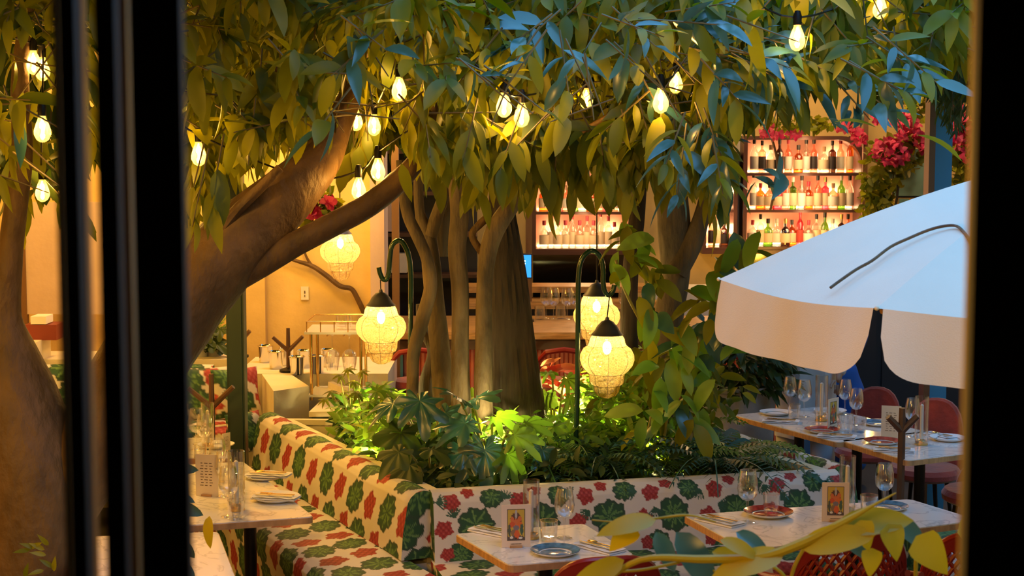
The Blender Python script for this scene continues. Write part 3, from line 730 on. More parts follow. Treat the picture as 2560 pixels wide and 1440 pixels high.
MB().lathe([(.03, .0), (.07, -.06), (.085, -.08)], (lp.x, 13.9, lp.z+.06), 14).build('shade', MT['charcoal'], e)
MB().lathe([(.05, 0), (.05, .01), (.008, .02), (.008, lp.z-1.08)], (lp.x, 13.9, 1.08), 10).build('base', MT['brass'], e)
MB().ball((lp.x, 13.9, lp.z-.01), .022).build('bulb', MT['core'], e)
light('table_lamp_light', (lp.x, 13.85, lp.z-.06), 3, WARM, .03, parent=e)
MB().box((lp.x, 13.9, .53), (.5, .4, 1.06)).build('lamp_cabinet', MT['white'], smooth=False)
T(bpy.data.objects['lamp_cabinet'], 'small white cabinet carrying the shaded table lamp', 'cabinet')
#==PART3==
# ================================================================== TABLES
TZ = .76
def rounded(poly, r, n=4):
    out = []; m = len(poly)
    for i in range(m):
        p, a, b = Vector(poly[i][:2]), Vector(poly[i-1][:2]), Vector(poly[(i+1) % m][:2])
        u, v = (a-p).normalized(), (b-p).normalized()
        p0, p1 = p+u*r, p+v*r
        for k in range(n+1):
            t = k/n; out.append((1-t)**2*p0 + 2*t*(1-t)*p + t*t*p1)
    return out
def table(label, poly, group=None, legs=1):
    c = sum((Vector((p[0], p[1], 0)) for p in poly), Vector())/len(poly)
    e = E('dining_table', label, 'table', c, group)
    rp = rounded(poly, .035)
    cc = Vector(c[:2]); ins = [cc + (p-cc)*(1-.006/max(.2, (p-cc).length)) for p in rp]
    MB().prism(rp, TZ-.03, TZ-.004).build('edge_band', MT['wood'], e, smooth=False)
    MB().prism(ins, TZ-.006, TZ).build('tabletop', MT['marble'], e, smooth=False)
    ax = (Vector(poly[1][:2])-Vector(poly[0][:2]))
    cs_ = [c] if legs == 1 else [c + Vector((ax.x, ax.y, 0))*.27, c - Vector((ax.x, ax.y, 0))*.27]
    for q in cs_:
        MB().tube([(q.x, q.y, .02), (q.x, q.y, TZ-.03)], .03, 10).build('pedestal', MT['iron'], e)
        MB().lathe([(0, .03), (.05, .03), (.2, .012), (.22, 0)], (q.x, q.y, 0), 20).build('base', MT['iron'], e)
        MB().box((q.x, q.y, TZ-.037), (.3, .05, .012)).box((q.x, q.y, TZ-.037), (.05, .3, .012)).build('bracket', MT['iron'], e, smooth=False)
    return e
def g2(px, py): return G(px, py, TZ)
table('small square marble table at the front banquette with a picture card', [g2(1135, 1334), g2(1272, 1414), g2(1590, 1388), g2(1460, 1308)])
table('long marble table at the right front beneath the wine glasses', [g2(1706, 1288), g2(1868, 1376), g2(2450, 1300), g2(2276, 1247)], legs=2)
a3, b3 = g2(1830, 1037), g2(2092, 1106); n3 = Vector((.86, .45, 0))*.68
table('far marble table next to the grey tub with the blue napkin plate', [a3, b3, b3+n3, a3+n3], legs=2)
a4, b4 = g2(2100, 1101), g2(2268, 1152)
table('far marble table behind the dark hook stand', [a4, b4, b4+n3, a4+n3])
t5a, t5b = g2(543, 1311), g2(786, 1292); d5 = Vector((-.39, .92, 0))
table('marble table along the left patterned banquette', [t5a+Vector((-.12, -.02, 0)), t5b, t5b+d5*1.32, t5a+Vector((-.12, -.02, 0))+d5*1.32], legs=2)
t6 = t5b + d5*1.42
table('second marble table behind the left one near the green post', [t6+Vector((-.62, -.05, 0)), t6+Vector((-.03, 0, 0)), t6+d5*.62, t6+d5*.62+Vector((-.6, -.05, 0))])
t7 = g2(588, 1440)
table('pale table cut off by the window frame at the bottom left', [g2(546, 1328), g2(600, 1470), g2(600, 1470)+Vector((-.6, -.1, 0)), g2(546, 1328)+Vector((-.6, -.1, 0))])
# ------------------------------------------------------------------ tableware prototypes (local coordinates)
proto = {}
def make_wine():
    o = E('wine_glass', '', 'wine glass', (0, 0, 0))
    MB().lathe([(.006, .088), (.022, .094), (.038, .112), (.0425, .138), (.039, .175), (.031, .212), (.030, .212), (.038, .175), (.0412, .138), (.036, .114), (.02, .098), (.0, .093)], n=20).build('bowl', MT['glass'], o)
    MB().lathe([(.034, 0), (.034, .002), (.010, .006), (.0042, .012), (.0035, .06), (.006, .088)], n=14).build('stem', MT['glass'], o)
    return o
def make_tumbler():
    o = E('tumbler', '', 'tumbler', (0, 0, 0))
    MB().lathe([(0, 0), (.029, 0), (.032, .01), (.037, .085), (.0355, .085), (.031, .014), (0, .012)], n=14, mod=lambda a, i: 1+.03*math.cos(8*a)).build('cup', MT['glass'], o)
    MB().lathe([(.0375, .0835), (.0375, .0865), (.035, .0865)], n=16).build('rim', MT['glass'], o)
    return o
def make_candle():
    o = E('candle_holder', '', 'candle holder', (0, 0, 0))
    MB().lathe([(.034, .012), (.034, .245), (.0325, .245), (.0325, .012)], n=20).build('glass_chimney', MT['glass'], o)
    MB().lathe([(0, 0), (.032, 0), (.033, .004), (.03, .022), (.012, .03), (.0, .03)], n=18).build('brass_base', MT['brass'], o)
    c = MB().lathe([(.0095, .03), (.009, .2), (.003, .206), (0, .207)], n=10).build('candle', MT['wax'], o)
    MB().tube([(0, 0, .206), (.001, 0, .216)], .0012, 5).build('wick', MT['ink'], c, local=True)
    return o
def make_plate(rimmat):
    o = E('plate', '', 'plate', (0, 0, 0))
    MB().lathe([(0, .003), (.06, .003), (.07, .006), (.098, .017), (.1, .0185), (.098, .015), (.068, 0), (0, 0)], n=28).build('dish', MT['china'], o)
    MB().lathe([(.066, .0075), (.097, .0192), (.0985, .0195)], n=28).build('glazed_rim', MT[rimmat], o)
    MB().lathe([(0, .0042), (.058, .0042), (.06, .0036)], n=24).build('glazed_well', MT[rimmat], o)
    return o
def make_napkin(spoon=False):
    o = E('napkin_setting', '', 'napkin and cutlery', (0, 0, 0))
    m = MB(); n = 14; rows = []
    for lay in range(3):
        z = .004+lay*.004; x = .052-.002*lay
        rows = [[(-x+2*x*i/4, -.105+.21*k/n, z+.0015*math.sin(k*1.2+lay+i)) for k in range(n+1)] for i in range(5)]
        m.grid(rows)
    m.box((0, 0, .004), (.10, .208, .006)); m.build('napkin', MT['linen'], o, smooth=False, local=True)
    m = MB().box((-.018, -.03, .0185), (.012, .11, .004)).add([(-.026, .02, .017), (-.010, .02, .017), (-.012, .10, .017), (-.022, .085, .017), (-.026, .02, .0195), (-.010, .02, .0195), (-.012, .10, .0195), (-.022, .085, .0195)], [(0, 1, 2, 3), (7, 6, 5, 4), (0, 4, 5, 1), (1, 5, 6, 2), (2, 6, 7, 3), (3, 7, 4, 0)])
    m.build('knife', MT['steel'], o, smooth=False)
    m = MB().box((.012, -.03, .0185), (.008, .11, .003))
    if spoon: m.ball((.012, .05, .02), (.016, .026, .004), 12, 6)
    else:
        m.box((.012, .035, .0185), (.022, .022, .003))
        for k in range(4): m.box((.0035+.0057*k, .062, .0195), (.0028, .036, .002))
    m.build('spoon' if spoon else 'fork', MT['brass'], o, smooth=False)
    return o
def picture_card(kind):
    o = E('picture_card', '', 'menu card', (0, 0, 0))
    W, H = .118, .175
    if kind == 'art':
        MB().box((0, 0, H/2), (W, .004, H)).build('board', MT['card'], o, smooth=False)
        n, m = 40, 66; w2, h2 = W*.62, H*.74
        xs = np.linspace(-1, 1, n+1); ys = np.linspace(-1, 1, m+1); X, Y = np.meshgrid(xs, ys)
        col = np.tile(np.array([.55, .38, .05]), ((n+1)*(m+1), 1)); x = X.ravel(); y = Y.ravel()
        rs = np.random.default_rng(5)
        def ell(cx, cy, rx, ry, c, wob=0): col[((x-cx)/rx)**2+((y-cy)/ry)**2+wob*np.sin(x*23+y*17) < 1] = c
        ell(0, -1.0, 1.2, .35, [.10, .07, .06], .2)
        ell(0, .35, .62, .42, [.12, .06, .04], .15); ell(0, .66, .14, .28, [.45, .42, .40])
        for cx, cy, r in ((-.4, .35, .22), (.42, .38, .22), (0, .1, .35)): ell(cx, cy, r, r*.8, [.62, .16, .05], .25)
        ell(-.45, .02, .3, .18, [.60, .10, .03], .2); ell(.4, .02, .28, .2, [.65, .15, .03], .2); ell(0, -.22, .33, .2, [.20, .17, .2], .2)
        ell(-.3, -.5, .3, .2, [.25, .15, .08], .3); ell(.1, -.62, .3, .28, [.65, .12, .03], .12); ell(.62, -.3, .2, .35, [.06, .12, .08], .2); ell(-.75, -.35, .16, .4, [.08, .10, .07], .2)
        ell(-.5, -.8, .2, .08, [.7, .68, .62]); ell(.5, -.84, .22, .07, [.7, .68, .62]); ell(0, -.86, .12, .06, [.05, .03, .03])
        edge = (np.abs(x) > .93) | (np.abs(y) > .95); col[edge] = [.10, .08, .07]
        V = np.stack([x*w2/2, np.full_like(x, -.0026), H*.53+y*h2/2], 1)
        ii, kk = np.meshgrid(np.arange(m), np.arange(n), indexing='ij'); q = (ii*(n+1)+kk).ravel()
        p = np_mesh('picture', V, np.stack([q, q+1, q+n+2, q+n+1], 1), MT['fabric'], None, False); p.parent = o
        ca = p.data.color_attributes.new('Col', 'FLOAT_COLOR', 'POINT'); ca.data.foreach_set('color', np.c_[col, np.ones(len(col))].astype(np.float32).ravel())
        c = MB()
        for k in range(9): c.box((-.02+.005*k, -.0026, .014), (.0035, .0006, .003))
        c.build('caption_marks', MT['ink'], o, smooth=False)
    else:
        MB().box((0, 0, H/2+.01), (W*.95, .003, H+.02)).build('board', MT['paper'], o, smooth=False)
        c = MB()
        for r in range(9):
            for k in range(3): c.box((-.025+.022*k+.003*(r % 2), -.0022, .05+.013*r), (.017-.004*((r+k) % 3), .0006, .003))
        t_ = c.build('printed_lines', MT['ink'], o, smooth=False)
    MB().box((0, .012, .004), (.05, .05, .008)).build('stand_foot', MT['wood'], o, smooth=False)
    return o
mk = {'wine': make_wine, 'tumbler': make_tumbler, 'candle': make_candle, 'plateb': lambda: make_plate('chinab'), 'plater': lambda: make_plate('chinar'), 'platew': lambda: make_plate('linen'),
      'napkin': make_napkin, 'napspoon': lambda: make_napkin(True), 'art': lambda: picture_card('art'), 'menu': lambda: picture_card('menu')}
def put(kind, px, py, label, rz=0, z=TZ, group=None, s=None, at=None):
    loc = at if at is not None else G(px, py, z+.0005)
    if kind not in proto:
        o = mk[kind](); proto[kind] = o; o.location = loc; o.rotation_euler = (0, 0, rz); o['label'] = label
        if s: o.scale = (s, s, s)
        if group: o['group'] = group
        return o
    o = dup(proto[kind], loc, rz, label, group); o.scale = (s, s, s) if s else (1, 1, 1)
    if not group and 'group' in o: del o['group']
    return o
# table 1 (front centre)
put('art', 1290, 1368, 'framed picture card with orange figures on the front centre table', .12, s=1.0)
put('candle', 1328, 1346, 'tall glass candle cylinder behind the picture card on the front centre table')
put('wine', 1411, 1346, 'wine glass on the front centre table', 0)
put('tumbler', 1372, 1352, 'ribbed tumbler between candle and wine glass on the front centre table')
put('plateb', 1388, 1384, 'blue glazed plate on the front centre table', .3)
put('napkin', 1235, 1332, 'folded napkin with knife left of the picture card', .9)
put('napspoon', 1498, 1372, 'napkin with gold spoon on the right edge of the front centre table', .75)
# table 2 (right front)
put('wine', 1868, 1306, 'wine glass in front of the geranium backrest on the long table', 0, s=1.08)
put('plater', 1921, 1288, 'red rimmed plate on the left of the long table', .3, s=1.1)
put('tumbler', 1928, 1282, 'tumbler standing on the red rimmed plate of the long table', 0, z=TZ+.006)
put('napkin', 1800, 1306, 'napkin with cutlery at the left end of the long table', .75)
put('art', 2088, 1304, 'framed picture card on the long table', -.05, s=.98)
put('candle', 2117, 1283, 'tall glass candle cylinder beside the picture card of the long table', 0, s=1.05)
put('wine', 2210, 1276, 'wine glass on the far edge of the long table', .2)
put('tumbler', 2172, 1288, 'cut glass tumbler on the long table right of the card', 0, s=1.05)
put('plateb', 2218, 1272, 'pale blue plate behind the tumbler on the long table', 0, s=.95)
# table 3
put('platew', 1940, 1036, 'white plate at the left end of the far table', 0); put('napkin', 1952, 1056, 'dark knife on a white napkin at the left of the far table', 1.3)
put('tumbler', 1985, 1046, 'cut tumbler at the left of the far table', 0); put('wine', 1974, 1028, 'wine glass furthest left on the far table'); put('wine', 2010, 1042, 'second wine glass from the left on the far table', 0, s=1.05)
put('platew', 2075, 1032, 'small white plate at the back of the far table', 0); put('candle', 2053, 1052, 'glass cylinder with an ivory candle on the far table', 0, s=1.1)
put('art', 2082, 1072, 'narrow angled picture card next to the ivory candle', .85, s=1.0)
put('wine', 2112, 1036, 'wine glass behind the angled picture card', 0); put('wine', 2140, 1062, 'amber reflecting wine glass before the rust chair', 0)
put('tumbler', 2112, 1082, 'cut crystal tumbler right of the angled picture card', 0, s=1.25); put('tumbler', 2150, 1080, 'small tumbler in front of the blue napkin plate')
put('plateb', 2196, 1062, 'plate with a blue glaze before the rust velvet chair', 0); put('plater', 2055, 1080, 'dark red patterned plate in the middle of the far table', 0); put('napkin', 2092, 1094, 'napkin with dark knife on the near edge of the far table', 1.25)
# table 4
put('plater', 2206, 1108, 'dark red patterned plate behind the hook stand', 0); put('napkin', 2235, 1128, 'napkin with a knife crossed by the hook stand pole', 1.3)
put('menu', 2227, 1098, 'plain kraft menu card left of the hook stand', -.35, s=.95); put('wine', 2280, 1092, 'wine glass right of the hook stand', 0, s=1.02)
put('candle', 2303, 1112, 'glass candle cylinder on the table behind the hook stand', 0, s=1.08); put('platew', 2370, 1100, 'plate with rumpled napkins at the right of the far tables', 0); put('napspoon', 2350, 1092, 'blue grey napkin heap at the right end of the far tables', .6, s=.9)
# table 5
put('platew', 662, 1196, 'far plate of the left table with a folded napkin', 0); put('napspoon', 672, 1190, 'napkin roll on the far plate of the left table', 1.4, z=TZ+.008)
put('platew', 690, 1250, 'near plate of the left table with gold reflections', 0, s=1.1); put('napkin', 690, 1246, 'napkin roll on the near plate of the left table', 1.35, z=TZ+.01)
put('candle', 592, 1276, 'tall glass candle cylinder on the left table', 0, s=1.1); put('wine', 572, 1292, 'wine glass at the near edge of the left table', 0, s=1.05)
put('tumbler', 590, 1298, 'tumbler next to the near wine glass of the left table', 0); put('menu', 518, 1240, 'buff menu card with printed lines on the left table', -.25, s=1.0)
put('wine', 560, 1240, 'wine glass behind the candle on the left table', 0); put('wine', 545, 1205, 'wine glass furthest back on the left table', 0)
# table 6
put('wine', 492, 1125, 'wine glass at the back beside the window frame', 0, s=1.05); put('wine', 512, 1135, 'second wine glass on the back left table', 0); put('candle', 520, 1120, 'glass cylinder on the back left table', 0)
put('platew', 540, 1118, 'pale blue lit plate on the back left table', 0); put('tumbler', 500, 1150, 'tumbler at the front of the back left table'); put('menu', 566, 1128, 'small cream card lying before the green post', .9, s=.5)
# ================================================================== CHAIRS
def lattice_chair():
    o = E('lattice_chair', '', 'chair', (0, 0, 0))
    def Sf(u, v):   # back shell, u -1..1, v 0..1 ; local: chair faces +Y, back at -Y
        w_ = .235*(1-.10*v); return Vector((w_*math.sin(u*1.25)/math.sin(1.25), -.24 - .10*v + .16*(1-math.cos(u*1.1)), .43+.46*v*(1-.30*abs(u)**3.0)))
    n = 18
    m = MB()
    top = [Sf(-1+2*i/n*1.0, 1) for i in range(n+1)]
    for s_ in (1,):
        rows = []
        for j in range(4):
            v = 1-.12*j/3; rows.append([Sf(-1+2*i/n, v)+Vector((0, .0, 0)) for i in range(n+1)])
        m.grid(rows); rows2 = [[p+Vector((0, -.016, 0)) for p in r] for r in rows]; m.grid(rows2[::-1])
    m.build('top_rail', MT['red'], o, local=True)
    m = MB().tube([Sf(-1, 0)] + [Sf(-1, .25*k) for k in (1, 2, 3)] + top + [Sf(1, .25*k) for k in (3, 2, 1, 0)], .013, 8); m.build('back_frame', MT['red'], o, local=True)
    m = MB(); K = 11
    for sg in (1, -1):
        for k in range(-K, K+1):
            pts = []
            for j in range(13):
                v = j/12*.9; u = k/K*1.6 + sg*(v-.45)*1.15
                if abs(u) < .98: pts.append(Sf(u, v+.02)+Vector((0, -.006, 0)))
            if len(pts) > 2: m.tube(pts, .0085, 5)
    q = m.build('lattice', MT['red'], o, local=True); q['kind'] = 'stuff'
    m = MB(); rows = [[Vector((-.22+.44*i/8, -.24+.46*j/8, .45-.012*math.sin(PI*i/8)*math.sin(PI*j/8))) for j in range(9)] for i in range(9)]
    m.grid(rows); m.grid([[p-Vector((0, 0, .022)) for p in r] for r in rows][::-1]); m.tube([(-.22, -.24, .44), (-.22, .22, .44), (.22, .22, .44), (.22, -.24, .44), (-.22, -.24, .44)], .014, 8)
    m.build('seat', MT['red'], o, local=True)
    for x, y in ((-.2, .2), (.2, .2), (-.2, -.22), (.2, -.22)):
        MB().tube([(x, y, .44), (x*1.12, y*1.15, 0)], [.018, .013], 8).build('leg', MT['red'], o, local=True)
    for s_ in (-1, 1):
        MB().tube(smooth_path([(s_*.225, -.26, .72), (s_*.25, -.05, .68), (s_*.25, .14, .66), (s_*.225, .2, .45)], 4), .013, 8).build('armrest', MT['red'], o, local=True)
    return o
ch = lattice_chair()
def place_chair(first, loc, rz, label, group=None, s=1):
    if first.get('used') is None:
        first['used'] = 1; o = first; o.location = loc; o.rotation_euler = (0, 0, rz); o['label'] = label
    else: o = dup(first, loc, rz, label)
    if group: o['group'] = group
    o.scale = (s, s, s); return o
c1_ = P(1478, 1386, 5.75); place_chair(ch, (c1_.x, 6.0, 0), .2, 'red lattice backed chair tucked at the front centre table', 'red lattice chairs')
place_chair(ch, (P(2095, 1340, 5.95).x, 6.22, 0), .18, 'red lattice chair half hidden by the warm lit leaves', 'red lattice chairs', 1.04)
place_chair(ch, (P(2365, 1330, 6.0).x+.09, 6.30, 0), .18, 'red lattice chair next to the right window edge', 'red lattice chairs', 1.03)
place_chair(ch, (2.38, 7.25, 0), 1.5, 'red chair with curved arm at the right end of the long table', 'red lattice chairs')
def velvet_chair():
    o = E('velvet_chair', '', 'chair', (0, 0, 0))
    rows = []
    for j in range(9):
        v = j/8; rows.append([Vector((.24*math.sin(u*1.2)/math.sin(1.2)*(1-.30*v**3*abs(u)), -.2+.12*(1-math.cos(u))-.06*v, .42+.46*v-.30*abs(u)**2.3*v)) for u in np.linspace(-1, 1, 15)])
    m = MB().grid(rows); m.grid([[p+Vector((0, -.055, 0)) for p in r] for r in rows][::-1])
    edge = [r[0] for r in rows] + rows[-1] + [r[-1] for r in rows[::-1]]
    m.tube([p+Vector((0, -.027, 0)) for p in edge], .029, 8); m.build('backrest', MT['velvet'], o, local=True)
    MB().lathe([(0, .41), (.2, .41), (.235, .43), (.24, .46), (.22, .49), (0, .5)], n=20).build('seat', MT['velvet'], o, local=True)
    for a in (.8, 2.3, 3.9, 5.5): MB().tube([(.16*math.cos(a), .16*math.sin(a), .42), (.22*math.cos(a), .22*math.sin(a), 0)], [.016, .01], 8).build('leg', MT['iron'], o, local=True)
    return o
vc = velvet_chair()
q = P(2185, 988, 10.0); place_chair(vc, (q.x, 10.15, 0), 2.4+.3, 'rust velvet chair behind the far table at the left', 'rust velvet chairs', (q.z)/.91)
q = P(2336, 1022, 9.3); place_chair(vc, (q.x, 9.5, 0), 2.4+.2, 'rust velvet chair behind the hook stand at the right', 'rust velvet chairs', (q.z)/.91)
q = P(2470, 1075, 8.7); place_chair(vc, (q.x, 8.75, 0), 2.4, 'rust velvet chair nearly cut off by the right window edge', 'rust velvet chairs', (q.z+.06)/.91)
def stool():
    o = E('bar_stool', '', 'bar stool', (0, 0, 0))
    MB().lathe([(0, .70), (.16, .70), (.18, .72), (.17, .76), (0, .77)], n=16).build('seat', MT['velvet'], o, local=True)
    MB().tube([(-.17, .0, .74), (-.19, .10, .9), (-.12, .19, .98), (0, .21, 1.0), (.12, .19, .98), (.19, .10, .9), (.17, 0, .74)], .02, 8).build('back_hoop', MT['red'], o, local=True)
    for a in (.8, 2.3, 3.9, 5.5): MB().tube([(.12*math.cos(a), .12*math.sin(a), .7), (.2*math.cos(a), .2*math.sin(a), 0)], .013, 6).build('leg', MT['iron'], o, local=True)
    return o
bs = stool()
for px, lab in ((1412, 'red hooped bar stool behind the green lantern pole'), (1040, 'red hooped bar stool left of the trunks'), (1800, 'red hooped bar stool behind the leaning trunk')):
    place_chair(bs, (xpx(px, 870, 11.0), 11.0, 0), PI+random.uniform(-.4, .4), lab, 'red bar stools', .98)
# ================================================================== HOOK STANDS
def hook_stand(label, px, pyt, pyf, d, th=.022, z0=0):
    top = P(px, pyt, d); fk = P(px, pyf, d); e = E('hook_stand', label, 'bag stand', (top.x, d, 0))
    hh = top.z-fk.z
    MB().tube([(top.x, d, z0+.02), (top.x, d, fk.z+.01)], th*.75, 8).build('pole', MT['darkwood'], e)
    MB().lathe([(.13 if z0 == 0 else .06, 0), (.13 if z0 == 0 else .06, .015), (.02, .03)], (top.x, d, z0), 18).build('base', MT['iron'], e)
    for k, (dx, dy, dz) in enumerate(((0, .01, 1), (-.75, -.1, .55), (.75, -.15, .6))):
        MB().tube([(top.x, d, fk.z-.02), (top.x+dx*hh, d+dy*hh, fk.z+dz*hh)], [th*.75, th*.62], 8).build('prong', MT['darkwood'], e)
    return e
hook_stand('dark three pronged hook stand in front of the steel buckets', 720, 820, 870, 10.3, .019, .9)
hook_stand('dark three pronged hook stand left of the green post', 528, 935, 1010, 8.85)
hook_stand('dark three pronged hook stand behind the long table at the right', 2256, 1020, 1068, 8.15, .026)
hook_stand('dark three pronged hook stand mostly hidden right of the green post', 598, 812, 848, 10.42, .022, .98)
# ================================================================== CART + STEEL BUCKETS
cart = E('glass_rack', 'brass glass rack with rail on the cream topped console', 'glass rack', (-1.1, 9.95, .80))
ka, kb = P(768, 832, 9.75), P(905, 832, 9.75); KZ = ka.z
MB().box(((ka.x+kb.x)/2, 9.93, KZ), (kb.x-ka.x+.03, .42, .014)).build('shelf_top', MT['china'], cart, smooth=False)
for x in (ka.x+.02, kb.x-.01):
    for y in (9.77, 10.09): MB().tube([(x, y, .80), (x, y, KZ)], .009, 8).build('leg', MT['brass'], cart)
MB().box(((ka.x+kb.x)/2, 9.93, .83), (kb.x-ka.x, .38, .012)).build('shelf_lower', MT['china'], cart, smooth=False)
zz = KZ+.07
MB().tube([(ka.x, 9.73, zz), (kb.x, 9.73, zz), (kb.x, 10.13, zz), (ka.x, 10.13, zz), (ka.x, 9.73, zz)], .0045, 6).build('rail', MT['brass'], cart)
for k in range(5): MB().tube([(ka.x+(kb.x-ka.x)*k/4, 9.73, KZ), (ka.x+(kb.x-ka.x)*k/4, 9.73, zz)], .0035, 6).build('rail_post', MT['brass'], cart)
for k, py in enumerate((806, 806)): pass
for k in range(2): MB().tube([(ka.x+.12+.1*k, 9.76, KZ-.02), (ka.x+.12+.1*k, 10.1, KZ-.02)], .005, 6).build('hanger_rail', MT['brass'], cart)
for k in range(2):
    o = put('wine', 0, 0, ('left', 'right')[k]+' hanging upside down wine glass under the rack top', 0, at=Vector((P(828+43*k, 840, 9.8).x, 9.85, KZ-.018)), group='wine glasses hanging from the rack', s=1.08)
    o.rotation_euler = (PI, 0, 0)
for k in range(3): put('tumbler', 0, 0, f'upturned tumbler on the rack top, {ORD[k]} from the left', 0, at=Vector((P(855+32*k, 820, 9.9).x, 9.88, KZ+.0075)), group='tumblers on the glass rack')
bk0 = None
for k, (px, d) in enumerate(((664, 10.75), (690, 10.45), (716, 10.6), (742, 10.2), (760, 10.5), (792, 10.25), (820, 10.55))):
    loc = Vector((P(px, 900, d).x, d, .90))
    if bk0 is None:
        bk0 = E('ice_bucket', '', 'ice bucket', loc)
        MB().lathe([(0, .004), (.05, .004), (.052, 0), (.054, .006), (.062, .15), (.066, .155), (.064, .158), (.059, .15), (.05, .01), (0, .012)], n=18).build('pail', MT['steel'], bk0, local=True)
        MB().tube([(.066*math.cos(a), .066*math.sin(a), .153) for a in np.linspace(0, 2*PI, 19)], .004, 6).build('rim', MT['steel'], bk0, local=True)
        o = bk0; o['group'] = 'steel ice buckets on the ledge'
    else: o = dup(bk0, loc, k*.7)
    o.scale = (.78, .78, .74)
    o['label'] = f'polished steel ice bucket on the ledge, {ORD[k]} from the left'
T(MB().box((-1.29, 10.62, .45), (.98, .80, .90)).build('bucket_ledge', MT['cream'], smooth=False), 'cream ledge carrying the steel ice buckets', 'ledge')
for k, px in enumerate((1350, 1366, 1384, 1402, 1418, 1438, 1546, 1562)):
    put('wine' if k % 3 else 'tumbler', 0, 0, f'clear glass on the bar counter behind the trunks, {ORD[k]} from the left', 0, at=Vector((xpx(px, 800, 12.25), 12.25+.04*(k % 2), 1.0255)), group='glasses on the bar counter', s=1.15)
# wall socket and dry branch on the alcove wall
so = P(762, 733, 11.49); e = E('wall_socket', 'small white socket plate on the yellow wall', 'socket', so)
MB().box((so.x, 11.492, so.z), (.055, .012, .095)).build('plate', MT['white'], e, smooth=False)
MB().box((so.x, 11.484, so.z+.008), (.008, .004, .02)).box((so.x, 11.484, so.z-.02), (.006, .004, .012)).build('slot', MT['ink'], e, smooth=False)
mb = MB(); pxtube(mb, [(700, 640, 6), (740, 652, 9), (780, 665, 12), (815, 688, 13), (850, 715, 13), (878, 722, 12), (893, 745, 13), (912, 785, 14)], 11.46, 8)
pxtube(mb, [(780, 665, 8), (765, 640, 6), (752, 600, 5)], 11.46, 6)
T(mb.build('dry_branch', MT['bark2']), 'bare crooked branch crossing the yellow wall', 'branch')
# ================================================================== UMBRELLA
umb = E('parasol', 'large white canvas parasol with a scalloped valance', 'parasol', (1.95, 5.12, 0))
UC = Vector((1.95, 5.12, 0)); U1 = P(1797, 697, 5.2); U2 = P(2192, 772, 4.30)
ze = U1.z*.5+U2.z*.5; ring = [None]*8
v1 = Vector((U1.x, U1.y, 0)); v2 = Vector((U2.x, U2.y, 0)); dd = v2-v1
mid = (v1+v2)/2; nn = Vector((-dd.y, dd.x, 0)).normalized(); UC = mid + nn*(dd.length/2/math.tan(PI/8))
RA = (v1-UC).length; a0 = math.atan2(v1.y-UC.y, v1.x-UC.x)
for k in range(8): a = a0 + k*PI/4; ring[k] = Vector((UC.x+RA*math.cos(a), UC.y+RA*math.sin(a), ze))
umb.location = (UC.x, UC.y, 0); APX = Vector((UC.x, UC.y, ze+.44))
for k in range(8):
    a, b = ring[k], ring[(k+1) % 8]; rows = []
    for i in range(13):
        t = i/12; L_ = APX.lerp(a, t); R_ = APX.lerp(b, t); bul = .045*math.sin(PI*t); row_ = []
        for j in range(11):
            s_ = j/10; p = L_.lerp(R_, s_); p.z += bul - .025*math.sin(PI*s_)*t; row_.append(p)
        rows.append(row_)
    MB().grid(rows).build('canopy_panel', MT['canvas'], umb)
    # valance flap, flaring outward, rounded lower corners
    out = ((a+b)/2-Vector((UC.x, UC.y, ze))); out.z = 0; out.normalize(); rows = []
    for i in range(13):
        t = i/12; row_ = []
        for j in range(61):
            s_ = j/60; H = .185*(1-.0*s_)
            e_ = min(s_, 1-s_); lim = 1 if e_ > .14 else (1-(1-e_/.14)**2.4)**.45 if e_ > 0 else 0
            tt = t*(.40+.60*lim)
            sg = .018+s_*(.964); p = a.lerp(b, sg); p.z += -.022*math.sin(PI*sg) - H*tt
            p += out*(.035*tt + .013*math.sin(s_*9+k*2)*tt + .006*math.sin(s_*23+k)*tt); row_.append(p)
        rows.append(row_)
    MB().grid(rows).build('valance_flap', MT['canvas'], umb)
    MB().tube([APX-Vector((0, 0, .04)), a.lerp(APX, .02)-Vector((0, 0, .02))], .009, 6).build('rib', MT['wood'], umb)
    MB().ball(a, .007, 8, 5).build('rib_tip', MT['cream'], umb)
MB().tube([(UC.x, UC.y, 0), (UC.x, UC.y, ze+.46)], .024, 12).build('pole', MT['wood'], umb)
MB().lathe([(.03, 0), (.03, .03), (.012, .06), (0, .075)], (UC.x, UC.y, ze+.44), 12).build('finial', MT['wood'], umb)
MB().lathe([(.3, 0), (.3, .06), (.06, .1), (.04, .25)], (UC.x, UC.y, 0), 24).build('base', MT['iron'], umb)
def on_canopy(px, py, lift=.006):
    r = ray(px, py); o = Vector((0, 0, CZ)); best = None
    for k in range(8):
        a, b = ring[k], ring[(k+1) % 8]; n = (a-APX).cross(b-APX)
        t = (APX-o).dot(n)/r.dot(n); p = o+r*t; q = p-Vector((UC.x, UC.y, ze)); 
        ang = (math.atan2(q.y, q.x)-a0) % (2*PI)
        if k*PI/4 <= ang <= (k+1)*PI/4 and t > 0 and q.xy.length < RA: best = p if best is None or t < (best-o).length/r.length else best
    return best
cpts = []
for px, py in ((2076, 730), (2100, 716), (2140, 694), (2180, 676), (2225, 648), (2270, 630), (2320, 612), (2360, 603), (2390, 603), (2410, 618), (2425, 640), (2440, 668)):
    p = on_canopy(px, py)
    if p:
        q = p-Vector((UC.x, UC.y, ze)); t = q.xy.length/RA/.96; p.z += .045*math.sin(PI*min(1, t)) + .004; cpts.append(p)
if len(cpts) > 3: T(MB().tube(smooth_path(cpts, 4), .0045, 6).build('cord', MT['bark2']), 'thin brown cord lying curved across the white parasol', 'cord')
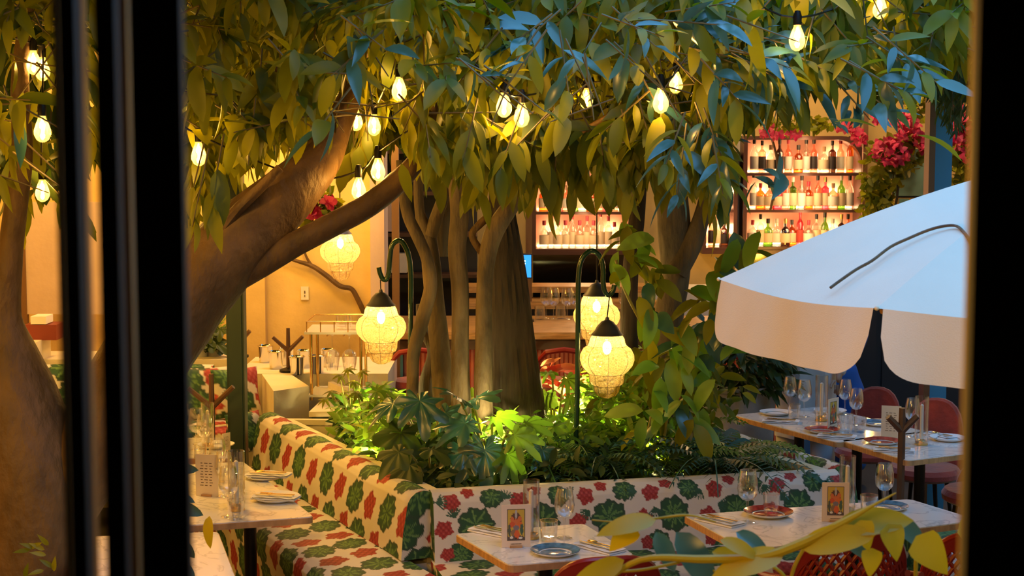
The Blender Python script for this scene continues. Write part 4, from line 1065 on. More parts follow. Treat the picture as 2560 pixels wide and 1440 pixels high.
# ================================================================== LANTERNS
def make_lantern():
    o = E('hanging_lantern', '', 'lantern', (0, 0, 0))
    cap = MB().lathe([(0, .012), (.008, .010), (.012, -.004), (.03, -.012), (.05, -.034), (.066, -.062), (.082, -.078), (.079, -.080), (.05, -.05), (0, -.03)], n=24); cap.build('cap', MT['cap'], o, local=True)
    prof = [(.074, -.078), (.086, -.098), (.090, -.118), (.098, -.134), (.120, -.150), (.134, -.178), (.136, -.205), (.127, -.235), (.105, -.262), (.090, -.275), (.088, -.290), (.087, -.312), (.080, -.328), (.066, -.335), (.064, -.350), (.060, -.368), (.046, -.388), (.020, -.400), (0, -.402)]
    dense = []
    for i in range(len(prof)-1):
        for k in range(2): dense.append((prof[i][0]+(prof[i+1][0]-prof[i][0])*k/2, prof[i][1]+(prof[i+1][1]-prof[i][1])*k/2))
    dense.append(prof[-1])
    MB().lathe(dense, n=40, mod=lambda a, i: 1+.03*abs(math.sin(4*a))).build('glass_shade', MT['crackle'], o, local=True)
    for zi in (3, 9, 13):
        r, z = prof[zi]; MB().tube([((r*1.02)*math.cos(a), (r*1.02)*math.sin(a), z) for a in np.linspace(0, 2*PI, 33)], .0012, 5).build('wire_ring', MT['iron'], o, local=True)
    for k in range(8):
        a = PI/4*k; MB().tube([(r*1.02*math.cos(a), r*1.02*math.sin(a), z) for r, z in prof[:-1]], .0009, 5).build('wire', MT['iron'], o, local=True)
    MB().lathe([(.02, -.05), (.02, -.10), (.014, -.105)], n=10).build('lamp_socket', MT['brass'], o, local=True)
    MB().ball((0, 0, -.145), (.022, .022, .034), 12, 8).build('bulb', MT['core'], o, local=True)
    return o
lan = make_lantern()
def lantern(px, py, d, label, power=7, s=1, chain=None):
    loc = P(px, py, d)
    if not lan.get('used'): lan['used'] = 1; o = lan; o.location = loc; o['label'] = label
    else: o = dup(lan, loc, 0, label)
    o['group'] = 'crackled glass hanging lanterns'; o.scale = (s, s, s)
    light('lantern_light', loc+Vector((0, 0, -.155*s)), power*1.1, (1, .56, .16), .02)
    return o, loc
def crook(label, pts, d, wpx=13, base=None):
    """green enamelled shepherd's crook"""
    mb = MB(); pxtube(mb, [(x, y, wpx) for x, y in pts], d, 10, 6); o = mb.build('lantern_crook', MT['gtube']); return T(o, label, 'lantern pole')
lantern(1518, 798, 8.0, 'glowing crackled glass lantern hanging nearest on the right crook', 8)
crook('glossy green hooked pole holding the right lantern', [(1436, 1180), (1443, 1000), (1445, 820), (1446, 700), (1452, 655), (1468, 632), (1485, 628), (1502, 645), (1508, 675), (1508, 705), (1512, 728), (1521, 738), (1532, 728), (1536, 712)], 8.02, 13)
l, p = lantern(952, 728, 8.7, 'glowing lantern left of the trunks by the glass rack', 8, 1.0)
crook('dark green hooked pole above the left lantern', [(1028, 1010), (1026, 900), (1027, 780), (1027, 690), (1022, 640), (1008, 608), (994, 602), (980, 615), (975, 645), (972, 680), (966, 698), (957, 697), (950, 682), (947, 668)], 8.72, 13)
lantern(1492, 705, 9.3, 'glowing lantern half hidden behind the right hooked pole', 7, 1.0)
lantern(850, 556, 11.0, 'blazing lantern against the yellow wall', 26, 1.0)
hm = MB()
for a, b in (((1492, 705), (1492, 330)), ((850, 556), (850, 300))):
    d = 9.3 if a[0] > 1000 else 11.0; MB_ = MB(); tp = P(*b, d); tp.z = 3.675 if d > 10 else tp.z; MB_.tube([P(*a, d)+Vector((0, 0, .005)), tp], .004, 6)
    T(MB_.build('lantern_cable', MT['iron']), ('thin black cable above the half hidden lantern' if d < 10 else 'thin black cable above the blazing wall lantern'), 'cable')
for lx, ly, d, lab in ((1532, 738, 8.0, 'right'), (951, 700, 8.7, 'left')):
    b_ = P(1518 if lab == 'right' else 952, 793 if lab == 'right' else 725, d)
    T(MB().tube([P(lx-(8 if lab == 'right' else 0), ly, d), b_], .003, 6).build('hook_link', MT['iron']), f'small iron link between the {lab} crook and its lantern', 'hook')
# ================================================================== GREY TUB
tb = G(1838, 1100, .30); tb = Vector((P(1838, 970, 10.1).x, 10.1, 0)); tz = P(1838, 972, 9.85).z
tub = E('stone_tub', 'large grey stone tub with a leafy shrub behind the planter', 'plant pot', tb)
MB().lathe([(0, 0), (.19, 0), (.21, .04), (.245, tz*.6), (.258, tz-.04), (.272, tz-.03), (.274, tz), (.255, tz), (.245, tz-.05), (0, tz-.06)], tb, 36).build('pot', MT['tub'], tub)
MB().lathe([(0, tz-.05), (.245, tz-.05)], tb, 24).build('soil', MT['soil'], tub)
# ================================================================== PEOPLE
def skin_mesh(name, chains, mat, parent, sub=2):
    vs = []; es = []; rs = []; idx = {}
    for ch_ in chains:
        prev = None
        for p, r in ch_:
            k = tuple(round(c, 4) for c in p)
            if k not in idx: idx[k] = len(vs); vs.append(p); rs.append(r)
            i = idx[k]
            if prev is not None and prev != i: es.append((prev, i))
            prev = i
    me = bpy.data.meshes.new(name); me.from_pydata(vs, es, []); ob = bpy.data.objects.new(name, me); C.objects.link(ob)
    md = ob.modifiers.new('s', 'SKIN'); 
    for i, r in enumerate(rs): 
        me.skin_vertices[0].data[i].radius = (r, r) if not hasattr(r, '__len__') else r
        me.skin_vertices[0].data[i].use_root = (i == 0)
    ss = ob.modifiers.new('u', 'SUBSURF'); ss.levels = sub; ss.render_levels = sub
    dg = bpy.context.evaluated_depsgraph_get(); dg.update()
    me2 = bpy.data.meshes.new_from_object(ob.evaluated_get(dg)); me2.name = name
    bpy.data.objects.remove(ob); bpy.data.meshes.remove(me)
    me2.materials.clear(); me2.materials.append(mat); me2.polygons.foreach_set('use_smooth', [True]*len(me2.polygons))
    o = bpy.data.objects.new(name, me2); C.objects.link(o); o.parent = parent; return o
def person(loc, rz, label, top, bottom, h=1.62, wide=1.0, apron=None):
    o = E('person', label, 'person', loc, rz=rz); k = h/1.7
    def v(x, y, z): return (x*k, y*k, z*k)
    pel = (v(0, 0, .95), (.15*k, .11*k))
    body = [[pel, (v(0, 0, 1.12), (.13*k, .095*k)), (v(0, 0, 1.3), (.16*k, .105*k)), (v(0, 0, 1.42), (.12*k, .08*k)), (v(0, 0, 1.49), .05*k), (v(0, .015, 1.56), .062*k), (v(0, .02, 1.64), (.075*k, .09*k)), (v(0, .01, 1.70), .055*k)]]
    for s in (-1, 1):
        body.append([pel, (v(s*.09, 0, .88), .09*k), (v(s*.10, .01, .68), .078*k), (v(s*.10, .02, .48), .055*k), (v(s*.10, 0, .28), .052*k), (v(s*.10, -.01, .09), .036*k), (v(s*.10, .07, .035), .035*k), (v(s*.10, .15, .025), .028*k)])
        body.append([(v(0, 0, 1.42), (.12*k, .08*k)), (v(s*.17, 0, 1.40), .055*k), (v(s*.22, 0, 1.26), .045*k), (v(s*.25, .01, 1.12), .038*k), (v(s*.24, .08, .97), .032*k), (v(s*.22, .15, .88), .022*k), (v(s*.215, .17, .84), (.032*k, .016*k))])
    b = skin_mesh('body', body, MT['skin'], o)
    for s in (-1, 1):
        for f in range(4):
            x = s*(.200+.014*f); L_ = (.055, .065, .07, .06)[f]
            MB().tube([v(x, .19, .83), v(x, .20, .83-L_*.5), v(x-s*.004, .19, .83-L_)], [.009*k, .0085*k, .007*k], 6).build('finger', MT['skin'], o, local=True)
        MB().tube([v(s*.19, .165, .855), v(s*.172, .19, .83), v(s*.17, .20, .81)], [.011*k, .0095*k, .008*k], 6).build('thumb', MT['skin'], o, local=True)
    MB().ball(v(0, -.005, 1.665), (.085*k, .10*k, .085*k), 16, 10).build('hair', MT['hair'], o, local=True)
    for s in (-1, 1):
        MB().ball(v(s*.03, .098, 1.625), .011*k, 8, 6).build('eye', MT['linen'], o, local=True); MB().ball(v(s*.075, .01, 1.61), (.012*k, .02*k, .03*k), 8, 6).build('ear', MT['skin'], o, local=True)
    MB().add([v(-.014, .10, 1.585), v(.014, .10, 1.585), v(0, .132, 1.588), v(0, .10, 1.63)], [(0, 1, 2), (1, 3, 2), (3, 0, 2)]).build('nose', MT['skin'], o, local=True)
    MB().tube([v(-.024, .092, 1.555), v(0, .1, 1.552), v(.024, .092, 1.555)], .005, 6).build('mouth', MT['red'], o, local=True)
    sh = [[(v(0, 0, .98), (.165*k, .125*k)), (v(0, 0, 1.12), (.148*k, .11*k)), (v(0, 0, 1.3), (.178*k, .12*k)), (v(0, 0, 1.43), (.12*k, .085*k))]]
    for s in (-1, 1): sh.append([(v(0, 0, 1.43), (.12*k, .085*k)), (v(s*.17, 0, 1.405), .072*k), (v(s*.225, 0, 1.26), .062*k), (v(s*.255, .01, 1.1), .052*k), (v(s*.243, .08, .96), .043*k), (v(s*.225, .14, .89), .034*k)])
    skin_mesh('shirt', sh, top, o)
    tr = [[(v(0, 0, .97), (.17*k, .13*k)), (v(0, 0, .90), (.16*k, .125*k))]]
    for s in (-1, 1): tr.append([(v(0, 0, .90), (.16*k, .125*k)), (v(s*.095, 0, .80), .11*k), (v(s*.10*wide, .01, .62), .10*k*wide), (v(s*.105*wide, .01, .42), .085*k*wide), (v(s*.105*wide, 0, .2), .08*k*wide), (v(s*.105*wide, 0, .08), .08*k*wide)])
    skin_mesh('trousers', tr, bottom, o)
    for s in (-1, 1): MB().ball(v(s*.10, .05, .03), (.045*k, .13*k, .035*k), 12, 6).build('shoe', MT['dark'], o, local=True)
    if apron:
        m = MB(); rows = [[Vector(v(.19*math.sin(u), -.19*math.cos(u)*(-1)*1.0-.0+.02*math.sin(u*6), 1.0-.55*t)) for u in np.linspace(-1.5, 1.5, 17)] for t in np.linspace(0, 1, 10)]
        for j, r in enumerate(rows):
            for p in r: p.x *= 1+.12*j/9
        m.grid(rows); m.build('apron', apron, o, local=True)
    return o
person((xpx(2018, 900, 10.55), 10.55, 0), 2.9, 'person in pale grey clothes standing behind the far table', MT['grey'], MT['grey'], 1.66, 1.1, apron=MT['grey'])
person((xpx(2082, 900, 11.0), 11.0, 0), .35, 'person in royal blue trousers walking behind the far table', MT['blue'], MT['blue'], 1.6, 1.6)
#==PART4==
# ---- unseen dark room added round the camera, blocks sky light from behind
for nm, c, sz in (('wall_room_rear', (0, -2.0, 2.3), (4.4, .1, 3.4)), ('wall_room_left', (-2.2, -.5, 2.3), (.1, 2.95, 3.4)), ('wall_room_right', (2.2, -.5, 2.3), (.1, 2.95, 3.4)),
                  ('ceiling_room', (0, -.5, 4.0), (4.5, 3.05, .1)), ('floor_room', (0, -.5, .65), (4.5, 3.05, .1))):
    sbox(nm, c, sz, MT['dark'])
# ================================================================== STRING LIGHTS
BULBS = []   # px, py, depth
def strand(label, pts, d, bulbs, scale=1.0):
    """pts: cable way points in px ; bulbs: (px, py of bulb centre, depth)"""
    allp = sorted([(b[0], b[1]-46*6.2/b[2], b[2]) for b in bulbs] + [(p[0], p[1], d) for p in pts])
    P3 = [P(*a) for a in allp]; e = E('string_light', label, 'string lights', P3[0], 'string lights hung through the trees')
    MB().tube(smooth_path(P3, 5), .004, 5).build('cable', MT['iron'], e)
    for px, py, dd in bulbs:
        c = P(px, py, dd); BULBS.append((px, py, dd)); s = scale
        top = c.z+.045*s
        MB().lathe([(0, .052), (.010, .05), (.016, .03), (.015, 0), (.0, 0)], (c.x, c.y, top), 10).build('lamp_socket', MT['iron'], e)
        b = MB().lathe([(.012, 0), (.014, -.008), (.022, -.028), (.0295, -.052), (.029, -.066), (.021, -.083), (.008, -.092), (0, -.093)], (c.x, c.y, top), 16).build('bulb', MT['bulb'], e)
        f = MB()
        f.tube([(0, 0, -.018), (.0035, 0, -.045), (0, 0, -.07)], .0045, 6)
        fo = f.build('filament', MT['fil'], None, local=True); fo.parent = b; fo.location = (0, 0, 0)
        # bulb mesh is stored relative to the strand's origin
        fo.location = Vector((c.x, c.y, top)) - e.location
        light('bulb_light', (c.x, c.y, top-.045), 3.4, (1, .58, .15), .012, parent=e)
strand('string of amber bulbs across the upper left panel', [(-80, 60), (150, 120)], 6.0, [(106, 322, 5.6), (84, 156, 6.2), (106, 172, 6.3), (106, 476, 6.6)])
strand('string of amber bulbs above the leaning brown limb', [(450, 300), (1060, 300)], 6.2, [(497, 384, 6.1), (760, 487, 6.6), (897, 471, 6.5), (945, 423, 6.5)])
strand('string of amber bulbs deep in the middle leaves', [(860, 150), (1130, 180)], 6.6, [(890, 300, 7.0), (935, 312, 7.0), (998, 222, 6.2)])
strand('string of amber bulbs in the centre of the canopy', [(1160, 140), (1700, 100)], 6.2, [(1260, 262, 6.0), (1304, 287, 6.1), (1466, 246, 7.2), (1652, 251, 5.9), (1690, 206, 6.9)])
strand('string of amber bulbs at the upper right of the canopy', [(1850, -20), (2300, -60)], 6.2, [(1993, 94, 5.8), (2200, 18, 6.6)])
# ================================================================== TREES
def trunkmod(seed, amp=.05):
    rr = random.Random(seed); a1, a2 = rr.uniform(0, 6), rr.uniform(0, 6)
    return lambda a, i: 1 + amp*math.sin(2*a+a1+i*.25) + amp*.6*math.sin(3*a+a2-i*.4)
LEAFL = [tpl_obj('leaf', leaf_tpl(.165, .056, 'lance', .22, .25, 6, .3), MT['leaf']), tpl_obj('leaf', leaf_tpl(.185, .066, 'oval', .30, .3, 6, -.3), MT['leaf']), tpl_obj('leaf', leaf_tpl(.145, .050, 'lance', .12, .35, 6, .6, .1), MT['leaf'])]
TPL = [leaf_tpl(.165, .056, 'lance', .22, .25, 5, .3), leaf_tpl(.185, .066, 'oval', .30, .3, 5, -.3), leaf_tpl(.145, .050, 'lance', .12, .35, 5, .6, .1)]
def bulb_clear(p, extra=0):
    px, py = PX(p)
    for bx, by, bd in BULBS:
        if p[1] < bd+.03 and abs(px-bx) < 44+extra and -58 < py-by < 62: return False
    return True
def sprays(tree, centres, meshes, tpls, mat, nl=(7, 11), s=(.62, 1.12), n_ind=300, seed=1, down=.55, lname='leaf', clear=None):
    rr = random.Random(seed); ms = []; tw = MB()
    for (p, d) in centres:
        d = Vector(d).normalized(); L = rr.uniform(.14, .26); q = Vector(p)
        tip = q + d*L
        if not clear or (clear(tip) and clear(q)): tw.tube([q-d*.06, q+d*L*.5, tip], [.004, .003, .002], 4, cap=False)
        n = rr.randint(*nl); ph = rr.uniform(0, 6); side = d.orthogonal().normalized(); side2 = d.cross(side)
        for i in range(n):
            t = (i+.7)/n; a = ph + i*2.4; rad = side*math.cos(a) + side2*math.sin(a)
            ld = (d*(.35+.5*t) + rad*(.95-.35*t) + Vector((0, 0, -down*rr.uniform(.5, 1.5)))).normalized()
            base = q + d*(L*t); m = orient(base, ld, (rr.uniform(-.5, .5), rr.uniform(-.9, .2), 1), rr.uniform(-.5, .5), rr.uniform(*s))
            c = base + ld*.08
            if not bulb_clear(c) or not bulb_clear(base) or not bulb_clear(base+ld*.15): continue
            if clear and not (clear(c) and clear(base+ld*.15)): continue
            ms.append((c.y, m, rr.randrange(len(tpls))))
    ms.sort(key=lambda a: a[0])
    vis = [m for m in ms if -60 < PX(m[1].translation)[0] < 2620 and -60 < PX(m[1].translation)[1] < 1460]
    ind = vis[:n_ind]; ids = {id(m) for m in ind}; rest = [m for m in ms if id(m) not in ids]
    for y, m, k in ind: inst(lname, meshes[k], m, tree)
    for k in range(len(tpls)):
        g = [m for y, m, kk in rest if kk == k]
        if g:
            o = batch('foliage', tpls[k], g, mat, tree); o['kind'] = 'stuff'
    o = tw.build('twigs', MT['twig'], tree); o['kind'] = 'stuff'
    return len(ms)
# --- left tree: heavy forked trunk close to the window, limbs sweeping right
lt = E('tree', 'heavy brown trunked tree at the left whose limb sweeps up to the right', 'tree', P(60, 1500, 6.2).xy.to_3d())
mb = MB(); pxtube(mb, [(60, 1900, 330), (75, 1440, 300), (80, 1200, 262), (62, 1040, 200), (30, 900, 138), (10, 790, 84), (24, 640, 66), (40, 520, 60), (55, 380, 50), (50, 200, 42), (70, 20, 34)], 6.2, 20, 6, trunkmod(1)); mb.build('trunk', MT['bark2'], lt)
mb = MB(); pxtube(mb, [(150, 1300, 150, 6.2), (235, 1120, 190, 6.22), (330, 950, 215, 6.3), (430, 790, 226, 6.35), (540, 660, 200, 6.4), (640, 560, 165, 6.45), (735, 468, 135, 6.5), (800, 400, 110, 6.6), (850, 300, 70, 6.7), (900, 180, 50, 6.8)], 6.3, 20, 6, trunkmod(2, .04)); mb.build('limb', MT['bark2'], lt)
mb = MB(); pxtube(mb, [(560, 700, 90), (650, 655, 80), (740, 608, 66), (830, 563, 62), (910, 520, 58), (985, 462, 58), (1040, 405, 48), (1075, 330, 36), (1090, 220, 28)], 6.42, 16, 6, trunkmod(3, .04)); mb.build('limb', MT['bark2'], lt)
mb = MB(); pxtube(mb, [(520, 620, 60), (590, 530, 34), (650, 470, 26), (700, 420, 22)], 6.33, 10, 5, trunkmod(5)); mb.build('limb', MT['bark2'], lt)
mb = MB(); pxtube(mb, [(690, 170, 18), (760, 190, 24), (840, 180, 26), (930, 120, 26)], 6.2, 10, 5); mb.build('limb', MT['bark2'], lt)
# --- centre cluster
ct = E('tree', 'cluster of slender grey stems round a furrowed trunk in the planter', 'tree', (P(1180, 1000, 8.5).x, 8.5, .66))
def stem(name, pts, d, mat, tree, n=14, amp=.05, seed=0):
    mb = MB(); pxtube(mb, pts, d, n, 6, trunkmod(seed+len(pts), amp)); return mb.build(name, MT[mat], tree)
stem('stem', [(1028, 1100, 34), (1032, 960, 32), (1034, 880, 34), (1056, 800, 34), (1076, 720, 32), (1068, 650, 32), (1044, 590, 32), (1020, 540, 28), (1008, 480, 24), (1000, 400, 20)], 8.15, 'bark', ct, seed=1)
stem('stem', [(1118, 1100, 62), (1108, 960, 58), (1098, 860, 52), (1088, 760, 46), (1078, 660, 46), (1068, 590, 44), (1050, 530, 26), (1046, 440, 24), (1052, 350, 22)], 8.4, 'bark', ct, seed=2)
stem('stem', [(1074, 590, 34), (1092, 540, 32), (1112, 480, 30), (1125, 400, 26), (1130, 300, 20)], 8.38, 'bark', ct, seed=3)
stem('stem', [(1156, 1100, 52), (1152, 960, 48), (1150, 840, 46), (1150, 720, 45), (1143, 620, 44), (1148, 540, 46), (1142, 460, 44), (1135, 350, 36), (1150, 250, 28)], 8.2, 'bark', ct, seed=4)
stem('stem', [(1212, 1100, 46), (1208, 980, 46), (1210, 860, 42), (1210, 740, 42), (1216, 660, 44), (1232, 590, 46), (1262, 535, 44), (1310, 480, 36), (1370, 430, 30), (1450, 380, 24)], 8.1, 'bark', ct, seed=5)
stem('stem', [(1212, 640, 20), (1180, 590, 18), (1200, 560, 20), (1225, 540, 22)], 8.12, 'bark2', ct, seed=5)
stem('stem', [(1060, 1080, 46), (1068, 960, 44), (1085, 880, 36), (1060, 820, 30), (1052, 760, 24)], 8.7, 'rough', ct, seed=6)
stem('stem', [(1105, 640, 46), (1110, 540, 60), (1150, 450, 60), (1180, 330, 50)], 8.9, 'rough', ct, seed=8)
mb = MB(); pxtube(mb, [(1298, 1120, 160), (1292, 1010, 128), (1284, 900, 112), (1276, 790, 100), (1268, 690, 90), (1262, 600, 72), (1256, 540, 62), (1252, 440, 54), (1248, 300, 44)], 8.5, 36, 7, lambda a, i: 1 + .11*abs(math.sin(9*a+i*.12)) + .04*math.sin(3*a) + .02*math.sin(21*a-i*.3)); mb.build('trunk', MT['rough'], ct)
stem('limb', [(1300, 345, 24), (1370, 335, 24), (1450, 330, 20), (1540, 280, 16)], 7.4, 'bark2', ct, seed=9)
# --- right tree
rt = E('tree', 'leaning grey trunk wrapped by a large leaved climber at the right of the lanterns', 'tree', (P(1640, 1050, 8.5).x, 8.5, .66))
stem('trunk', [(1628, 1130, 96), (1640, 1000, 90), (1655, 880, 84), (1672, 780, 78), (1688, 700, 72), (1690, 640, 76), (1684, 560, 80), (1682, 480, 78), (1690, 400, 66), (1705, 300, 52), (1730, 180, 40)], 8.4, 'bark', rt, 18, seed=11)
stem('limb', [(1690, 680, 56), (1725, 620, 54), (1748, 560, 46), (1768, 490, 40), (1790, 400, 32), (1820, 280, 26)], 8.35, 'bark', rt, seed=12)
stem('stem', [(1578, 1100, 50), (1576, 960, 46), (1572, 840, 44), (1574, 740, 42), (1580, 640, 42), (1590, 560, 40), (1600, 450, 34)], 8.7, 'rough', rt, seed=13)
# --- canopy volumes
CONT = [(455, 560), (520, 500), (600, 455), (650, 400), (700, 380), (760, 430), (800, 470), (850, 420), (900, 400), (960, 370), (1050, 400), (1100, 440), (1180, 450), (1260, 450), (1330, 470), (1400, 490), (1480, 470), (1560, 500), (1600, 420), (1660, 430), (1720, 460), (1790, 480), (1840, 350), (1900, 270), (1950, 270), (2010, 240), (2100, 240), (2180, 230), (2240, 220), (2300, 200), (2440, 160)]
def cont(px):
    for (a, ya), (b, yb) in zip(CONT, CONT[1:]):
        if a <= px <= b: return ya + (yb-ya)*(px-a)/(b-a)
    return 300
def canopy_pts(n, x0, x1, seed, dlo, dhi, f=None, top=-140, lean=.0):
    rr = random.Random(seed); out = []
    while len(out) < n:
        px = rr.uniform(x0, x1); lim = (f or cont)(px); py = rr.uniform(top, lim-105)
        edge = (lim-py)/400
        d = rr.uniform(dlo, dhi)
        p = P(px, py, d)
        out.append((p, (rr.uniform(-1, 1), rr.uniform(-.9, .4), rr.uniform(-1.0, .15))))
    return out
def gaps(c):
    px, py = PX(c)
    if 560 < px < 1050 and c.y < 6.6:    # keep the limbs readable
        ylim = 690 - (px-560)*.60
        if ylim-250+ (px-560)*.28 < py < ylim+40: return False
    return True
def barview(c):
    px, py = PX(c)
    return not ((1975 < px < 2170 and py > 335) or (2160 < px < 2330 and py > 315) or (1845 < px < 1990 and py > 505) or (1420 < px < 1610 and py > 480) or (1700 < px < 1780 and py > 600))
sprays(lt, canopy_pts(255, 430, 1080, 21, 5.75, 8.2) , LEAFL, TPL, MT['leaf'], seed=2, n_ind=260, clear=gaps)
sprays(lt, canopy_pts(66, -120, 230, 22, 5.3, 7.2, lambda px: 600 - abs(px-40)*.6), LEAFL, TPL, MT['leaf'], seed=3, n_ind=40)
sprays(ct, canopy_pts(330, 1000, 1720, 23, 5.9, 8.8), LEAFL, TPL, MT['leaf'], seed=4, n_ind=300)
LB = [tpl_obj('leaf', leaf_tpl(.20, .062, 'lance', .25, .25, 6, .3), MT['leafb']), tpl_obj('leaf', leaf_tpl(.175, .06, 'oval', .3, .3, 6, -.3), MT['leaf'])]
TB = [leaf_tpl(.20, .062, 'lance', .25, .25, 5, .3), leaf_tpl(.175, .06, 'oval', .3, .3, 5, -.3)]
sprays(rt, canopy_pts(330, 1600, 2460, 24, 5.9, 8.6), LEAFL, TPL, MT['leaf'], seed=5, n_ind=150, clear=barview)
# long sprays on the right, sky sheen put into their blue leaf colour
tips = []
rr = random.Random(99)
for px, py, dx, dz in ((1640, 60, 1, -.2), (1720, 120, 1, -.4), (1780, 180, .8, -.6), (1830, 130, 1, -.3), (1880, 170, 1, -.5), (1700, 40, .6, .1), (1360, 60, -.6, -.6), (1340, 110, -.5, -.8), (1420, 120, .3, -.8), (1900, 400, .6, -.8), (1930, 380, 1, -.5), (1890, 440, .5, -.9), (1960, 420, .4, -1),
                       (2100, 200, .7, -.8), (2150, 160, .9, -.6), (2180, 240, .8, -.8), (2130, 250, -.2, -1), (2060, 290, .9, -.9), (1800, 380, .3, -1), (1760, 300, .2, -1), (1700, 330, -.3, -1), (1560, 130, .6, -.6), (1480, 170, .3, -.9), (1180, 160, .8, -.5), (1230, 200, .6, -.6), (2210, 100, .6, -.6), (1550, 60, .5, -.4), (1620, 180, .2, -.8), (1860, 60, .7, -.2)):
    for k in range(2): tips.append((P(px+rr.uniform(-18, 18), py+rr.uniform(-18, 18), rr.uniform(5.6, 6.1)), (dx+rr.uniform(-.2, .2), -.35, dz+rr.uniform(-.2, .2))))
sprays(rt, tips, LB, TB, MT['leafb'], seed=6, n_ind=140, nl=(6, 9), down=.15, clear=barview, s=(.5, 1.0))
sprays(lt, [(P(x, y, 5.6), (dx, -.3, -.3)) for x, y, dx in ((60, 30, .4), (20, 60, -.4), (110, 180, .3), (20, 240, .2), (880, 60, .4), (930, 100, -.3), (860, 240, -.2), (60, 400, .5))], LB, TB, MT['leafb'], seed=7, n_ind=60, nl=(3, 5), down=.1)
# big hanging single leaves at the canopy edge
edge = []
for k in range(130):
    px = rr.uniform(470, 1800); lim = cont(px); edge.append((P(px, lim-rr.uniform(90, 190), rr.uniform(5.9, 7.6)), (rr.uniform(-.35, .35), rr.uniform(-.5, .1), -1)))
sprays(ct, [e for e in edge if PX(e[0])[0] > 1040], LEAFL, TPL, MT['leaf'], seed=8, n_ind=0, down=1.3, nl=(5, 8))
sprays(lt, [e for e in edge if PX(e[0])[0] <= 1040], LEAFL, TPL, MT['leaf'], seed=9, n_ind=0, down=1.3, nl=(5, 8), clear=gaps)
# dark inner crown that closes the canopy from behind
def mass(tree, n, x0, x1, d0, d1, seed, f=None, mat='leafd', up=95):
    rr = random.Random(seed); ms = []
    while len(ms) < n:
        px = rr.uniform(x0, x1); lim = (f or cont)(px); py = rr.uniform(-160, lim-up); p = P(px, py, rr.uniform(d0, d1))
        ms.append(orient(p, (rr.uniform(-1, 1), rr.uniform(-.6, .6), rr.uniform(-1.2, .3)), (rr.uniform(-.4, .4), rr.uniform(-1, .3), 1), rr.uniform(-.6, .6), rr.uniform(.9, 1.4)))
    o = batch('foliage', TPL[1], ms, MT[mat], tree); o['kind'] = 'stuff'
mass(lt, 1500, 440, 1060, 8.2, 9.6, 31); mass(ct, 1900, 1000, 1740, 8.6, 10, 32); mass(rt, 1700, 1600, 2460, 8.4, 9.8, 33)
def crown(tree, n, x0, x1, y0, y1, seed):  # unseen leaves added above the view to shade the canopy from the sky
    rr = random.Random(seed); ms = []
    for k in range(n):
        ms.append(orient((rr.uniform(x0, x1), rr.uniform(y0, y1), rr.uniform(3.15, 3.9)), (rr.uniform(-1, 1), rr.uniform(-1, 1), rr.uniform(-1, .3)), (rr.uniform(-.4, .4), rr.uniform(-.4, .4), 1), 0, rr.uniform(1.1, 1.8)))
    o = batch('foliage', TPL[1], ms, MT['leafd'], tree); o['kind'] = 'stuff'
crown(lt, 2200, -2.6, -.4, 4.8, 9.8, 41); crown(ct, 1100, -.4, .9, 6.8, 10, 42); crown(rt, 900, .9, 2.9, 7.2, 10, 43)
def fine(tree, n, x0, x1, seed, f):
    rr = random.Random(seed); ms = []
    while len(ms) < n:
        px = rr.uniform(x0, x1); py = rr.uniform(-60, f(px)); q = P(px, py, rr.uniform(6.3, 7.8))
        if not (bulb_clear(q, -8) and barview(q) and gaps(q)): continue
        for k in range(3): ms.append(orient(q+Vector((rr.uniform(-.05, .05),)*3), (rr.uniform(-1, 1), rr.uniform(-.8, .3), rr.uniform(-1.2, .6)), (rr.uniform(-.5, .5), rr.uniform(-1, .3), 1), rr.uniform(-.8, .8), rr.uniform(.28, .62)))
    o = batch('foliage', TPL[2], ms, MT['leaf'], tree); o['kind'] = 'stuff'
fine(lt, 900, 440, 1000, 51, lambda px: 200); fine(ct, 1300, 900, 1700, 52, lambda px: 260); fine(rt, 1100, 1650, 2300, 53, lambda px: 200)
mass(lt, 330, -140, 240, 6.6, 7.6, 34, lambda px: 560-abs(px-40)*.5)
# --- climber on the right tree
cl = E('climbing_plant', 'climber with broad drooping leaves on the right trunk', 'climber', (P(1640, 1050, 8.2).x, 8.2, .66))
LC_ = [tpl_obj('leaf', leaf_tpl(.20, .095, 'oval', .35, .3, 7, .2), MT['leafb']), tpl_obj('leaf', leaf_tpl(.20, .085, 'oval', .4, .3, 7, -.2), MT['leafg']), tpl_obj('leaf', leaf_tpl(.19, .085, 'oval', .3, .3, 7, .3), MT['leaf'])]
vines = [[(1610, 1120), (1640, 980), (1640, 860), (1625, 760), (1605, 660), (1590, 590)], [(1660, 1100), (1680, 960), (1700, 850), (1740, 760), (1800, 690), (1840, 600)], [(1720, 1100), (1760, 980), (1790, 860), (1810, 780)], [(1640, 860), (1600, 800), (1560, 720), (1540, 650)]]
rr = random.Random(5)
for vn in vines:
    mb = MB(); pts = smooth_path([P(x, y, 7.95) for x, y in vn], 5); mb.tube(pts, .008, 6).build('vine', MT['stem'], cl)
    for p in pts[2:]:
        for k in range(2):
            if rr.random() < .82:
                q = p + Vector((rr.uniform(-.1, .1), rr.uniform(-.25, .05), rr.uniform(-.04, .08)))
                d_ = Vector((rr.uniform(-1, 1), rr.uniform(-1, .1), rr.uniform(-1.3, .1)))
                lx_, ly_ = PX(q+d_.normalized()*.1)
                if (1425 < lx_ < 1612 and 690 < ly_ < 1000) or (lx_ > 1790 and ly_ > 880): continue
                inst('leaf', rr.choice([LC_[0], LC_[1], LC_[1], LC_[2], LC_[2]]), orient(q, d_, (rr.uniform(-.3, .3), -.5, 1), rr.uniform(-.4, .4), rr.uniform(.65, 1.05)), cl)
ms = []
